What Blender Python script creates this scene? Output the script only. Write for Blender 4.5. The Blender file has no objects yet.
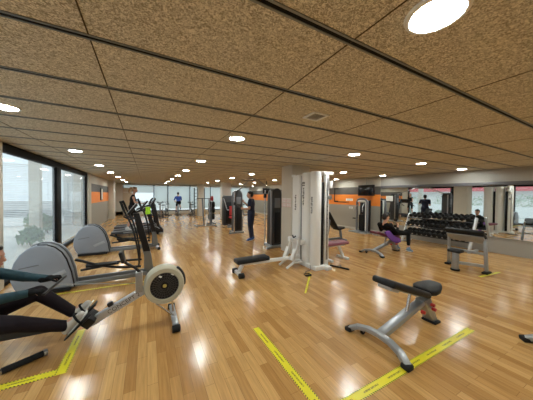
import bpy, bmesh, math, random
from mathutils import Vector, Matrix, Euler
import numpy as np
random.seed(7)
PI = math.pi
scn = bpy.context.scene
COL = scn.collection

# ------------------------------------------------------------------ camera, world, sun, exposure
H_CAM, H_CEIL = 1.6, 2.46
yaw, pitch, roll = 0.488753, -0.0192534, 0.0102916
fwd = Vector((math.sin(yaw)*math.cos(pitch), math.cos(yaw)*math.cos(pitch), math.sin(pitch)))
rgt = Vector((math.cos(yaw), -math.sin(yaw), 0)); upv = rgt.cross(fwd)
cr = rgt*math.cos(roll) + upv*math.sin(roll); cu = upv*math.cos(roll) - rgt*math.sin(roll)
cd = bpy.data.cameras.new('camera'); cam = bpy.data.objects.new('camera', cd); COL.objects.link(cam)
m = Matrix((cr, cu, -fwd)).transposed().to_4x4(); m.translation = (0, 0, H_CAM); cam.matrix_world = m
cd.sensor_fit = 'HORIZONTAL'; cd.sensor_width = 36; cd.lens = 36*224.408/533; cd.clip_start = .02; cd.clip_end = 300
scn.camera = cam
vs = scn.view_settings
vs.view_transform = 'Standard'; vs.look = 'None'; vs.gamma = 1; vs.exposure = 0.42
vs.use_curve_mapping = False
w = bpy.data.worlds.new('world'); scn.world = w; w.use_nodes = True
bgn = w.node_tree.nodes['Background']; bgn.inputs[0].default_value = (.80, .90, 1, 1); bgn.inputs[1].default_value = 1.1
LAMP_POWER = 120.0
sd = bpy.data.lights.new('sun', 'SUN'); sd.energy = 1.2; sd.angle = .05; sd.color = (1, .96, .9)
sun = bpy.data.objects.new('sun', sd); COL.objects.link(sun); sun.rotation_euler = (math.radians(38), 0, math.radians(60))

# ------------------------------------------------------------------ materials
MATS = {}
def mat(name, col, rough=.5, metal=0., var=0., scale=8., bump=0., coat=0., spec=.5, trans=None):
    if name in MATS: return MATS[name]
    m = bpy.data.materials.new(name); m.use_nodes = True; nt = m.node_tree; b = nt.nodes['Principled BSDF']
    b.inputs['Base Color'].default_value = (*col, 1); b.inputs['Roughness'].default_value = rough
    b.inputs['Metallic'].default_value = metal; b.inputs['Coat Weight'].default_value = coat
    b.inputs['Specular IOR Level'].default_value = spec
    if var or bump:
        tc = nt.nodes.new('ShaderNodeTexCoord'); n = nt.nodes.new('ShaderNodeTexNoise')
        n.inputs['Scale'].default_value = scale; n.inputs['Detail'].default_value = 4
        nt.links.new(tc.outputs['Object'], n.inputs['Vector'])
        if var:
            r = nt.nodes.new('ShaderNodeValToRGB'); e = r.color_ramp.elements
            e[0].position = .3; e[1].position = .7
            e[0].color = tuple(c*(1-var) for c in col)+(1,); e[1].color = tuple(min(1, c*(1+var)) for c in col)+(1,)
            nt.links.new(n.outputs['Fac'], r.inputs[0]); nt.links.new(r.outputs[0], b.inputs['Base Color'])
        if bump:
            bp = nt.nodes.new('ShaderNodeBump'); bp.inputs['Strength'].default_value = bump; bp.inputs['Distance'].default_value = .01
            nt.links.new(n.outputs['Fac'], bp.inputs['Height']); nt.links.new(bp.outputs[0], b.inputs['Normal'])
    MATS[name] = m; return m
def emit(name, col, s):
    m = bpy.data.materials.new(name); m.use_nodes = True; nt = m.node_tree; nt.nodes.clear()
    o = nt.nodes.new('ShaderNodeOutputMaterial'); e = nt.nodes.new('ShaderNodeEmission')
    e.inputs[0].default_value = (*col, 1); e.inputs[1].default_value = s; nt.links.new(e.outputs[0], o.inputs[0]); return m
def glass_mat():
    m = bpy.data.materials.new('window glass'); m.use_nodes = True; nt = m.node_tree; nt.nodes.clear()
    o = nt.nodes.new('ShaderNodeOutputMaterial'); t = nt.nodes.new('ShaderNodeBsdfTransparent'); g = nt.nodes.new('ShaderNodeBsdfGlossy')
    t.inputs[0].default_value = (.93, .97, .96, 1); g.inputs['Roughness'].default_value = .02
    f = nt.nodes.new('ShaderNodeFresnel'); f.inputs[0].default_value = 1.35; mx = nt.nodes.new('ShaderNodeMixShader')
    ge = nt.nodes.new('ShaderNodeNewGeometry'); ml = nt.nodes.new('ShaderNodeMath'); ml.operation = 'SUBTRACT'; ml.use_clamp = True    # only the front face mirrors
    nt.links.new(f.outputs[0], ml.inputs[0]); nt.links.new(ge.outputs['Backfacing'], ml.inputs[1])
    nt.links.new(ml.outputs[0], mx.inputs[0]); nt.links.new(t.outputs[0], mx.inputs[1]); nt.links.new(g.outputs[0], mx.inputs[2])
    df = nt.nodes.new('ShaderNodeBsdfTranslucent'); df.inputs[0].default_value = (.85, .9, .9, 1); m2 = nt.nodes.new('ShaderNodeMixShader'); m2.inputs[0].default_value = .16   # a share of whitish translucency mixed into the panes
    nt.links.new(mx.outputs[0], m2.inputs[1]); nt.links.new(df.outputs[0], m2.inputs[2])
    nt.links.new(m2.outputs[0], o.inputs[0]); return m
def blind_mat():
    m = bpy.data.materials.new('screen blind fabric'); m.use_nodes = True; nt = m.node_tree; nt.nodes.clear()
    o = nt.nodes.new('ShaderNodeOutputMaterial'); t = nt.nodes.new('ShaderNodeBsdfTranslucent'); d = nt.nodes.new('ShaderNodeBsdfDiffuse'); tr = nt.nodes.new('ShaderNodeBsdfTransparent')
    t.inputs[0].default_value = (.74, .78, .74, 1); d.inputs[0].default_value = (.6, .62, .6, 1)
    a = nt.nodes.new('ShaderNodeMixShader'); a.inputs[0].default_value = .3; b = nt.nodes.new('ShaderNodeMixShader'); b.inputs[0].default_value = .42
    nt.links.new(t.outputs[0], a.inputs[1]); nt.links.new(d.outputs[0], a.inputs[2])
    nt.links.new(a.outputs[0], b.inputs[1]); nt.links.new(tr.outputs[0], b.inputs[2]); nt.links.new(b.outputs[0], o.inputs[0]); return m
def floor_mat():
    m = bpy.data.materials.new('varnished strip maple'); m.use_nodes = True; nt = m.node_tree; N = nt.nodes.new; L = nt.links.new
    b = nt.nodes['Principled BSDF']
    tc = N('ShaderNodeTexCoord'); mp = N('ShaderNodeMapping'); mp.inputs['Rotation'].default_value = (0, 0, PI/2)
    L(tc.outputs['Object'], mp.inputs['Vector'])
    br = N('ShaderNodeTexBrick'); br.offset = .37; br.offset_frequency = 2; br.squash = 1
    br.inputs['Scale'].default_value = 1; br.inputs['Brick Width'].default_value = .62; br.inputs['Row Height'].default_value = .085
    br.inputs['Mortar Size'].default_value = .0016; br.inputs['Mortar Smooth'].default_value = .4; br.inputs['Bias'].default_value = 0
    br.inputs['Color1'].default_value = (.0, .0, .0, 1); br.inputs['Color2'].default_value = (1, 1, 1, 1); br.inputs['Mortar'].default_value = (.5, .5, .5, 1)
    L(mp.outputs[0], br.inputs['Vector'])
    rp = N('ShaderNodeValToRGB'); e = rp.color_ramp.elements
    e[0].position = 0; e[0].color = (.42, .215, .068, 1); e[1].position = 1; e[1].color = (.63, .375, .140, 1)
    x = rp.color_ramp.elements.new(.5); x.color = (.52, .288, .098, 1)
    L(br.outputs['Color'], rp.inputs[0])
    gm = N('ShaderNodeMapping'); gm.inputs['Scale'].default_value = (38, 2.2, 1); L(tc.outputs['Object'], gm.inputs['Vector'])
    n = N('ShaderNodeTexNoise'); n.inputs['Scale'].default_value = 1.5; n.inputs['Detail'].default_value = 6; L(gm.outputs[0], n.inputs['Vector'])
    gr = N('ShaderNodeValToRGB'); gr.color_ramp.elements[0].position = .3; gr.color_ramp.elements[0].color = (.8, .8, .8, 1); gr.color_ramp.elements[1].position = .7; gr.color_ramp.elements[1].color = (1.08, 1.08, 1.08, 1)
    L(n.outputs['Fac'], gr.inputs[0])
    mx = N('ShaderNodeMix'); mx.data_type = 'RGBA'; mx.blend_type = 'MULTIPLY'; mx.inputs[0].default_value = 1
    L(rp.outputs[0], mx.inputs[6]); L(gr.outputs[0], mx.inputs[7])
    m2 = N('ShaderNodeMix'); m2.data_type = 'RGBA'; m2.inputs[7].default_value = (.17, .075, .025, 1)
    ml = N('ShaderNodeMath'); ml.operation = 'MULTIPLY'; ml.inputs[1].default_value = .75; L(br.outputs['Fac'], ml.inputs[0])
    L(ml.outputs[0], m2.inputs[0]); L(mx.outputs[2], m2.inputs[6]); L(m2.outputs[2], b.inputs['Base Color'])
    n2 = N('ShaderNodeTexNoise'); n2.inputs['Scale'].default_value = 3; L(tc.outputs['Object'], n2.inputs['Vector'])
    mr = N('ShaderNodeMapRange'); mr.inputs[3].default_value = .15; mr.inputs[4].default_value = .25; L(n2.outputs['Fac'], mr.inputs[0]); L(mr.outputs[0], b.inputs['Roughness'])
    return m
def ceiling_mat():
    m = bpy.data.materials.new('wood wool ceiling board'); m.use_nodes = True; nt = m.node_tree; N = nt.nodes.new; L = nt.links.new
    b = nt.nodes['Principled BSDF']; b.inputs['Roughness'].default_value = .95; b.inputs['Specular IOR Level'].default_value = .1
    tc = N('ShaderNodeTexCoord')
    n = N('ShaderNodeTexNoise'); n.inputs['Scale'].default_value = 62; n.inputs['Detail'].default_value = 5; n.inputs['Distortion'].default_value = 1.6
    L(tc.outputs['Object'], n.inputs['Vector'])
    r = N('ShaderNodeValToRGB'); e = r.color_ramp.elements; e[0].position = .40; e[0].color = (.34, .305, .228, 1); e[1].position = .62; e[1].color = (.82, .77, .655, 1)
    L(n.outputs['Fac'], r.inputs[0]); L(r.outputs[0], b.inputs['Base Color'])
    bp = N('ShaderNodeBump'); bp.inputs['Strength'].default_value = .5; bp.inputs['Distance'].default_value = .006
    L(n.outputs['Fac'], bp.inputs['Height']); L(bp.outputs[0], b.inputs['Normal']); return m
def wall_stripe_mat(name):
    # painted bands by height: beige-grey, orange, dark grey, pale
    m = bpy.data.materials.new(name); m.use_nodes = True; nt = m.node_tree; N = nt.nodes.new; L = nt.links.new
    b = nt.nodes['Principled BSDF']; b.inputs['Roughness'].default_value = .6
    tc = N('ShaderNodeTexCoord'); sp = N('ShaderNodeSeparateXYZ'); L(tc.outputs['Object'], sp.inputs[0])
    dv = N('ShaderNodeMath'); dv.operation = 'DIVIDE'; dv.inputs[1].default_value = 2.5; L(sp.outputs[2], dv.inputs[0])
    r = N('ShaderNodeValToRGB'); r.color_ramp.interpolation = 'CONSTANT'; e = r.color_ramp.elements
    e[0].position = 0; e[0].color = (.33, .31, .26, 1)
    e[1].position = 1.18/2.5; e[1].color = (.88, .26, .035, 1)
    x = e.new(1.69/2.5); x.color = (.105, .098, .09, 1)
    x = e.new(2.06/2.5); x.color = (.52, .49, .42, 1)
    L(dv.outputs[0], r.inputs[0]); L(r.outputs[0], b.inputs['Base Color']); return m
def tape_mat(along):
    m = bpy.data.materials.new('distance marking tape '+along); m.use_nodes = True; nt = m.node_tree; N = nt.nodes.new; L = nt.links.new
    b = nt.nodes['Principled BSDF']; b.inputs['Roughness'].default_value = .35
    uv = N('ShaderNodeTexCoord'); sp = N('ShaderNodeSeparateXYZ'); L(uv.outputs['UV'], sp.inputs[0])   # u along (m), v 0..1 across
    def mt(op, a, bb=None, c=None):
        n = N('ShaderNodeMath'); n.operation = op
        for i, q in enumerate((a, bb, c)):
            if q is None: continue
            if isinstance(q, (int, float)): n.inputs[i].default_value = q
            else: L(q, n.inputs[i])
        return n.outputs[0]
    u, v = sp.outputs[0], sp.outputs[1]
    dd = mt('ABSOLUTE', mt('SUBTRACT', v, .5))
    edge = mt('GREATER_THAN', dd, .38)
    st = mt('GREATER_THAN', mt('FRACT', mt('ADD', mt('MULTIPLY', u, 42), mt('MULTIPLY', v, 2.5))), .5)
    e1 = mt('MULTIPLY', edge, st)
    mid = mt('LESS_THAN', dd, .09)
    n = N('ShaderNodeTexNoise'); n.inputs['Scale'].default_value = 60; L(uv.outputs['UV'], n.inputs['Vector']); n.noise_dimensions = '2D'
    wrd = mt('GREATER_THAN', mt('FRACT', mt('MULTIPLY', u, 3.2)), .42)
    ch = mt('MULTIPLY', mt('MULTIPLY', mid, wrd), mt('GREATER_THAN', n.outputs['Fac'], .5))
    k = mt('MAXIMUM', e1, ch)
    mx = N('ShaderNodeMix'); mx.data_type = 'RGBA'; mx.inputs[6].default_value = (.78, .70, .03, 1); mx.inputs[7].default_value = (.02, .02, .015, 1)
    L(k, mx.inputs[0]); L(mx.outputs[2], b.inputs['Base Color']); return m

M_BLACK = mat('black plastic', (.009, .009, .011), .4, spec=.35)
M_RUBBER = mat('black rubber', (.010, .010, .010), .75, spec=.3)
M_PAD = mat('black vinyl pad', (.010, .011, .013), .5, spec=.3, bump=.15, scale=60)
M_DARK = mat('charcoal paint', (.035, .036, .04), .4)
M_SILVER = mat('silver grey paint', (.36, .38, .40), .35, .55, var=.05)
M_GREYPL = mat('pale grey plastic', (.27, .30, .35), .38, var=.04, scale=3)
M_GREYDK = mat('mid grey plastic', (.16, .17, .19), .4)
M_WHITE = mat('white enamel', (.80, .81, .80), .35)
M_RAIL = mat('grey metallic paint', (.20, .21, .22), .38, .5)
M_CHROME = mat('brushed chrome', (.62, .63, .65), .22, 1.)
M_STEEL = mat('dull steel', (.35, .35, .36), .4, .9)
M_CREAM = mat('cream plastic', (.50, .48, .37), .45)
M_COLUMN = mat('beige painted column', (.58, .55, .48), .55, var=.04, scale=2)
M_PALE = mat('pale wall paint', (.56, .53, .46), .6, var=.03, scale=2)
M_FRAME = mat('black window frame', (.008, .008, .009), .6, spec=.15)
M_RED = mat('red plastic', (.45, .03, .03), .4)
M_BURG = mat('burgundy vinyl', (.16, .035, .055), .42)
M_PAPER = mat('white paper', (.78, .78, .76), .6)
M_PRINT = mat('dark printing', (.05, .05, .055), .6)
M_REDPRINT = mat('red printing', (.55, .07, .05), .6)
M_WOODBOX = mat('pale plywood', (.55, .40, .22), .6, var=.1)
M_SKIN = mat('skin', (.52, .28, .19), .5, var=.04, scale=20)
M_HAIRD = mat('dark hair', (.014, .010, .008), .5, bump=.3, scale=60)
M_HAIRB = mat('light brown hair', (.22, .12, .05), .5, bump=.3, scale=60)
M_NAVY = mat('navy fabric', (.012, .018, .05), .8, bump=.2, scale=30)
M_BLUE = mat('blue fabric', (.02, .06, .30), .8)
M_TEAL = mat('dark teal fabric', (.008, .042, .06), .75, var=.15, bump=.2, scale=25)
M_LEG = mat('black plum leggings', (.011, .007, .010), .8, spec=.2, bump=.15, scale=30)
M_BLKFAB = mat('black fabric', (.008, .008, .009), .9, spec=.2)
M_PURPLE = mat('purple towel', (.15, .05, .30), .9, bump=.4, scale=80)
M_NEON = mat('neon yellow green towel', (.45, .85, .04), .8)
M_SHOE = mat('pale grey knit shoe', (.50, .48, .45), .8, bump=.3, scale=120)
M_SHOEB = mat('steel blue shoe', (.16, .26, .38), .7)
M_SHOENAVY = mat('blue shoe', (.03, .08, .25), .7)
M_WHITEPL = mat('white rubber sole', (.7, .7, .68), .6)
M_EYE = mat('eye white', (.75, .74, .72), .3); M_IRIS = mat('dark iris', (.03, .02, .015), .2); M_LIP = mat('lip', (.42, .14, .12), .5)
M_MIRROR = mat('mirror silvering', (.80, .84, .83), .015, 1.)
M_LEAF = mat('shrub leaves', (.20, .30, .16), .7, var=.4, scale=6)
M_TERR = mat('pale terrace paving', (.62, .60, .56), .8, var=.05)
M_LOUV = mat('white louvre', (.76, .78, .80), .5)
M_REDFAS = mat('red fascia', (.62, .02, .04), .6)
M_SCREEN = mat('dark screen', (.008, .008, .01), .12)
GLASS = glass_mat(); BLIND = blind_mat()
M_LAMP = emit('downlight glow', (.95, 1, .95), LAMP_POWER)

# ------------------------------------------------------------------ mesh helpers
def frame_to(d):
    d = Vector(d).normalized()
    return d.to_track_quat('Z', 'Y').to_matrix().to_4x4()
class MB:
    def __init__(s): s.bm = bmesh.new()
    def _bev(s, vs, bev, seg=2):
        es = list({e for v in vs for e in v.link_edges})
        if bev: bmesh.ops.bevel(s.bm, geom=es, offset=bev, segments=seg, profile=.5, affect='EDGES', clamp_overlap=True)
    def box(s, c, size, rot=None, bev=0., seg=2):
        r = bmesh.ops.create_cube(s.bm, size=1); vs = r['verts']
        M = Matrix.Translation(c) @ (rot.to_4x4() if rot else Matrix()) @ Matrix.Diagonal((*size, 1))
        bmesh.ops.transform(s.bm, matrix=M, verts=vs); s._bev(vs, bev, seg); return s
    def bar(s, p, q, wy, wz, bev=.004, up=(0, 0, 1), ext=0.):
        p, q = Vector(p), Vector(q); d = (q-p); L = d.length; x = d.normalized(); u = Vector(up)
        y = u.cross(x)
        if y.length < 1e-4: y = Vector((0, 1, 0)).cross(x)
        y.normalize(); z = x.cross(y)
        R = Matrix((x, y, z)).transposed()
        return s.box((p+q)/2, (L+2*ext, wy, wz), R, bev)
    def cyl(s, p, q, r, r2=None, n=16, bev=0.):
        p, q = Vector(p), Vector(q); d = q-p
        o = bmesh.ops.create_cone(s.bm, cap_ends=True, segments=n, radius1=r, radius2=r if r2 is None else r2, depth=d.length)
        bmesh.ops.transform(s.bm, matrix=Matrix.Translation((p+q)/2) @ frame_to(d), verts=o['verts'])
        if bev:
            es = [e for e in {e for v in o['verts'] for e in v.link_edges} if any(len(f.verts) > 4 for f in e.link_faces)]
            bmesh.ops.bevel(s.bm, geom=es, offset=bev, segments=2, profile=.5, affect='EDGES', clamp_overlap=True)
        return s
    def tube(s, pts, r, n=10, smooth=0, radii=None):
        pts = [Vector(p) for p in pts]
        if smooth and len(pts) > 2:
            out, rr = [], []
            P = [2*pts[0]-pts[1]]+pts+[2*pts[-1]-pts[-2]]
            for i in range(1, len(P)-2):
                for k in range(smooth):
                    t = k/smooth; a, b, c, d = P[i-1:i+3]
                    out.append(.5*((2*b)+(c-a)*t+(2*a-5*b+4*c-d)*t*t+(3*b-a-3*c+d)*t**3))
                    if radii: rr.append(radii[i-1]*(1-t)+radii[i]*t)
            out.append(pts[-1]); pts = out
            if radii: rr.append(radii[-1]); radii = rr
        rings = []; prev = None
        for i, p in enumerate(pts):
            t = (pts[min(i+1, len(pts)-1)]-pts[max(i-1, 0)]).normalized()
            if prev is None:
                a = Vector((0, 0, 1)) if abs(t.z) < .9 else Vector((1, 0, 0)); u = t.cross(a).normalized()
            else:
                u = (prev - t*prev.dot(t)); u = u.normalized() if u.length > 1e-6 else t.orthogonal().normalized()
            prev = u; v = t.cross(u); R = radii[i] if radii else r
            rings.append([s.bm.verts.new(p+(u*math.cos(2*PI*k/n)+v*math.sin(2*PI*k/n))*R) for k in range(n)])
        for a, b in zip(rings, rings[1:]):
            for k in range(n): s.bm.faces.new((a[k], a[(k+1) % n], b[(k+1) % n], b[k]))
        s.bm.faces.new(rings[0][::-1]); s.bm.faces.new(rings[-1]); return s
    def prism(s, out, axis, lo, hi, bev=0., seg=2):
        ix = {'x': (1, 2, 0), 'y': (0, 2, 1), 'z': (0, 1, 2)}[axis]
        def P(a, b, c):
            v = [0, 0, 0]; v[ix[0]], v[ix[1]], v[ix[2]] = a, b, c; return v
        A = [s.bm.verts.new(P(a, b, lo)) for a, b in out]; B = [s.bm.verts.new(P(a, b, hi)) for a, b in out]; n = len(out)
        f1 = s.bm.faces.new(A); f2 = s.bm.faces.new(B[::-1])
        for k in range(n): s.bm.faces.new((A[k], B[k], B[(k+1) % n], A[(k+1) % n]))
        if bev:
            es = list(f1.edges)+list(f2.edges)
            bmesh.ops.bevel(s.bm, geom=es, offset=bev, segments=seg, profile=.5, affect='EDGES', clamp_overlap=True)
        return s
    def lathe(s, prof, c, ax=(0, 0, 1), n=32):
        M = Matrix.Translation(c) @ frame_to(ax); rings = []
        for r, z in prof:
            rings.append([s.bm.verts.new(M @ Vector((r*math.cos(2*PI*k/n), r*math.sin(2*PI*k/n), z))) for k in range(n)] if r > 1e-6 else [s.bm.verts.new(M @ Vector((0, 0, z)))])
        for a, b in zip(rings, rings[1:]):
            for k in range(n):
                j = (k+1) % n
                if len(a) == 1 and len(b) == 1: continue
                if len(a) == 1: s.bm.faces.new((a[0], b[j], b[k]))
                elif len(b) == 1: s.bm.faces.new((a[k], a[j], b[0]))
                else: s.bm.faces.new((a[k], a[j], b[j], b[k]))
        return s
    def ell(s, c, rad, rot=None, u=16, v=10):
        o = bmesh.ops.create_uvsphere(s.bm, u_segments=u, v_segments=v, radius=1)
        M = Matrix.Translation(c) @ (rot.to_4x4() if rot else Matrix()) @ Matrix.Diagonal((*rad, 1))
        bmesh.ops.transform(s.bm, matrix=M, verts=o['verts']); return s
    def cap(s, p, q, r1, r2, n=14):          # tapered limb with round ends
        p, q = Vector(p), Vector(q); s.cyl(p, q, r1, r2, n=n); s.ell(p, (r1,)*3, u=n, v=8); s.ell(q, (r2,)*3, u=n, v=8); return s
    def moved(s, M):
        bmesh.ops.transform(s.bm, matrix=M, verts=s.bm.verts[:]); return s
def tag(o, label=None, cat=None, group=None, kind=None):
    if label: o['label'] = label
    if cat: o['category'] = cat
    if group: o['group'] = group
    if kind: o['kind'] = kind
    return o
def obj(name, mb, material, parent=None, smooth=38):
    bm = mb.bm; bmesh.ops.recalc_face_normals(bm, faces=bm.faces[:])
    me = bpy.data.meshes.new(name); bm.to_mesh(me); bm.free(); me.materials.append(material)
    if smooth:
        me.polygons.foreach_set('use_smooth', [True]*len(me.polygons))
        try: me.set_sharp_from_angle(angle=math.radians(smooth))
        except Exception: pass
    o = bpy.data.objects.new(name, me); COL.objects.link(o)
    if parent: o.parent = parent
    return o
def thing(name, label, cat, loc=(0, 0, 0), rz=0., group=None):
    o = bpy.data.objects.new(name, None); COL.objects.link(o); o.location = loc; o.rotation_euler = (0, 0, rz); o.empty_display_size = .1
    return tag(o, label, cat, group)
def struct(name, mb, material, smooth=38): return tag(obj(name, mb, material, None, smooth), kind='structure')
def copy_tree(o, parent=None):
    c = o.copy(); COL.objects.link(c)
    if parent: c.parent = parent
    for ch in [x for x in o.children]: copy_tree(ch, c)
    return c
def place(o, loc, rz=None, label=None, group=None):
    o.location = loc
    if rz is not None: o.rotation_euler = (0, 0, rz)
    return tag(o, label, None, group)
def text_mesh(name, s, size, material, M, parent=None, ext=.001, spacing=1.):
    c = bpy.data.curves.new(name, 'FONT'); c.body = s; c.size = size; c.extrude = ext; c.align_x = 'CENTER'; c.align_y = 'CENTER'; c.space_character = spacing
    t = bpy.data.objects.new(name+'_src', c); COL.objects.link(t); dg = bpy.context.evaluated_depsgraph_get(); dg.update()
    me = bpy.data.meshes.new_from_object(t.evaluated_get(dg)); bpy.data.objects.remove(t); bpy.data.curves.remove(c)
    me.transform(M); me.materials.clear(); me.materials.append(material); me.name = name
    o = bpy.data.objects.new(name, me); COL.objects.link(o)
    if parent: o.parent = parent
    return o
def remesh(name, mb, material, parent, vox=.012, it=4):
    """fuse overlapping limbs into one continuous skin"""
    o = obj(name+'_src', mb, material, None, 0)
    r = o.modifiers.new('r', 'REMESH'); r.mode = 'VOXEL'; r.voxel_size = vox
    if it:
        sm = o.modifiers.new('s', 'SMOOTH'); sm.iterations = it; sm.factor = .5
    dg = bpy.context.evaluated_depsgraph_get(); dg.update()
    me = bpy.data.meshes.new_from_object(o.evaluated_get(dg)); src = o.data
    bpy.data.objects.remove(o); bpy.data.meshes.remove(src); me.name = name
    me.materials.clear(); me.materials.append(material)
    me.polygons.foreach_set('use_smooth', [True]*len(me.polygons))
    n = bpy.data.objects.new(name, me); COL.objects.link(n); n.parent = parent; return n

# ------------------------------------------------------------------ the room shell
XL, XR, YB, YF, HC = -2.16, 8.97, -4.5, 20.5, H_CEIL
struct('floor', MB().box(((XL+XR)/2, (YB+YF)/2, -.05), (XR-XL+.6, YF-YB+.6, .1)), floor_mat())
CEIL = ceiling_mat()
struct('ceiling', MB().box(((XL+XR)/2, (YB+YF)/2, HC+.06), (XR-XL+.6, YF-YB+.6, .12)), CEIL)
STRIP = mat('dark ceiling track', (.008, .008, .008), .7, spec=.1); LIP = mat('grey track lip', (.22, .235, .24), .4, .5)
k = 0; y = .898-.661*8
while y < YF-.2:
    mb = MB().box(((XL+XR)/2, y, HC-.001), (XR-XL, .022, .004))
    k += 1; tr_ = struct('trim_%d' % k, mb, STRIP)
    for q in (-1, 1): obj('track_lip', MB().box(((XL+XR)/2, y+q*.018, HC-.002), (XR-XL, .013, .007)), LIP, tr_)
    y += .661
SEAM = mat('board joint', (.085, .058, .03), .95)
x = -.28-1.28
while x < XR:
    k += 1; struct('trim_%d' % k, MB().box((x, (YB+YF)/2, HC-.001), (.007, YF-YB, .004)), SEAM); x += 1.28
# left wall: three full-height windows then a solid painted wall
struct('wall_left_near', MB().box((XL-.1, (YB-.2)/2+.5, HC/2), (.2, -YB+1.2, HC)), M_PALE)       # up to y = 1.1
struct('wall_left_pier', MB().box((XL-.07, 5.24, HC/2), (.22, .24, HC)), M_PALE)
struct('wall_left_far', MB().box((XL-.1, (11.95+YF)/2, HC/2), (.2, YF-11.95, HC)), wall_stripe_mat('striped wall paint left'))
struct('wall_left_return', MB().box((XL-.05, 11.72, HC/2), (.22, .46, HC)), M_PALE)
def window(n, y0, y1, mull, head=.15):
    o = struct('window_%d' % n, MB().box((XL-.05, (y0+y1)/2, HC-head/2), (.12, y1-y0, head), bev=.004)
               .box((XL-.05, (y0+y1)/2, .035), (.12, y1-y0, .07), bev=.004)
               .box((XL-.05, y0+.04, HC/2), (.11, .08, HC-.02), bev=.004).box((XL-.05, y1-.04, HC/2), (.11, .08, HC-.02), bev=.004), M_FRAME)
    for yy, wd in mull:
        obj('mullion', MB().box((XL-.05, yy, HC/2), (.1, wd, HC-.15), bev=.004), M_FRAME, o)
    e = [y0+.08]+[q for yy, wd in mull for q in (yy-wd/2, yy+wd/2)]+[y1-.08]
    for a, b in zip(e[::2], e[1::2]):
        obj('window_pane', MB().box((XL-.06, (a+b)/2, (HC-head+.07)/2), (.008, b-a, HC-head-.07)), GLASS, o, 0)
    return o
window(1, 1.1, 5.12, [(3.1, .1)])
window(2, 5.36, 11.49, [(8.23, .34)])
# far wall: glazing across with dark frames
struct('wall_far_sill', MB().box(((XL+XR)/2, YF+.1, .12), (XR-XL+.4, .2, .24)), M_PALE)
struct('wall_far_head', MB().box(((XL+XR)/2, YF+.1, HC-.04), (XR-XL+.4, .2, .08)), M_PALE)
struct('wall_far_side', MB().box((XL+.24, YF+.1, HC/2), (.5, .2, HC)), M_PALE)
fx = [-1.66, .49, 1.54, 3.31, 5.1, 6.9, XR]
wf = MB()
for q in fx: wf.box((q, YF+.06, 1.3), (.075, .1, 2.2), bev=.004)
wf.box(((fx[0]+XR)/2, YF+.06, 2.36), (XR-fx[0], .1, .07), bev=.004).box(((fx[0]+XR)/2, YF+.06, .27), (XR-fx[0], .1, .06), bev=.004)
wo = struct('window_3', wf, M_FRAME)
for a, b in zip(fx, fx[1:]):
    obj('window_pane', MB().box(((a+b)/2, YF+.06, 1.3), (b-a-.08, .008, 2.05)), GLASS, wo, 0)
for i, (a, b) in enumerate(zip(fx, fx[1:])):
    z0 = [1.75, .95, .45, .45, .6, .6][i]
    t = thing('roller_blind', ['pale roller blind half lowered behind the treadmill runner', 'pale roller blind beside the half lowered one on the far glazing', 'pale roller blind right behind the cyclist in blue', 'pale roller blind behind the wall bars and plywood box',
                               'pale roller blind seen past the standing man', 'pale roller blind in the last bay against the mirror wall'][i], 'blind', ((a+b)/2, YF-.05, z0), 0, 'roller blinds on the far glazing')
    obj('blind_fabric', MB().box((0, 0, (2.34-z0)/2), (b-a-.1, .004, 2.34-z0)), BLIND, t, 0)
    obj('bottom_rail', MB().cyl((-(b-a)/2+.05, 0, 0), ((b-a)/2-.05, 0, 0), .012, n=8), M_WHITE, t)
    obj('roller_tube', MB().cyl((-(b-a)/2+.05, 0, 2.35-z0), ((b-a)/2-.05, 0, 2.35-z0), .03, n=12), M_WHITE, t)
# right wall with mirror strip
struct('wall_right', MB().box((XR+.1, (YB+YF)/2, HC/2), (.2, YF-YB, HC)), mat('right wall paint', (.36, .345, .31), .6, var=.03, scale=1.5))
struct('wall_right_bands', MB().box((XR-.006, (6.3+YF)/2, HC/2), (.012, YF-6.3, HC)), wall_stripe_mat('striped wall paint right'))
struct('trim_90', MB().box((XR-.02, (YB+6.28)/2, 2.02), (.04, 6.28-YB, .10), bev=.004), mat('mirror head rail', (.10, .095, .10), .45))
struct('trim_91', MB().box((XR-.012, (YB+6.28)/2, .455), (.024, 6.28-YB, .02), bev=.003), mat('mirror foot rail', (.35, .34, .32), .4))
struct('baseboard_right', MB().box((XR-.02, (6.3+YF)/2, .05), (.016, YF-6.3, .10), bev=.003), M_PALE)
ys = [6.28, 4.45, 2.6, .75, -1.1, -3.0]
for i, (a, b) in enumerate(zip(ys, ys[1:])):
    tag(obj('wall_mirror', MB().box((XR-.008, (a+b)/2, 1.216), (.012, a-b-.003, 1.50)), M_MIRROR, None, 0),
        ['mirror panel at the orange wall end, behind the seated woman', 'mirror panel behind the dumbbell rack', 'mirror panel behind the preacher curl bench', 'mirror panel next past the preacher bench, cut by picture edge', 'mirror panel beyond the picture edge', 'mirror panel at the rear'][i], 'mirror', 'wall mirror panels')
struct('wall_back', MB().box(((XL+XR)/2, YB-.1, HC/2), (XR-XL+.4, .2, HC)), M_PALE)
# columns
struct('pillar_center', MB().box((3.8, 5.375, HC/2), (.60, .53, HC), bev=.006), M_COLUMN)
struct('pillar_left', MB().box((XL+.13, 17.6, HC/2), (.30, .8, HC), bev=.006), M_COLUMN)
struct('pillar_far', MB().box((4.75, 14.9, HC/2), (.6, .5, HC), bev=.006), mat('pale grey column', (.60, .59, .56), .55))
struct('pillar_rear', MB().box((3.62, 17.6, HC/2), (.45, .45, HC), bev=.006), M_COLUMN)
struct('door_1', MB().box((-1.35, YF-.03, 1.05), (.62, .05, 2.1), bev=.005), mat('beige door', (.50, .42, .30), .5))

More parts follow.
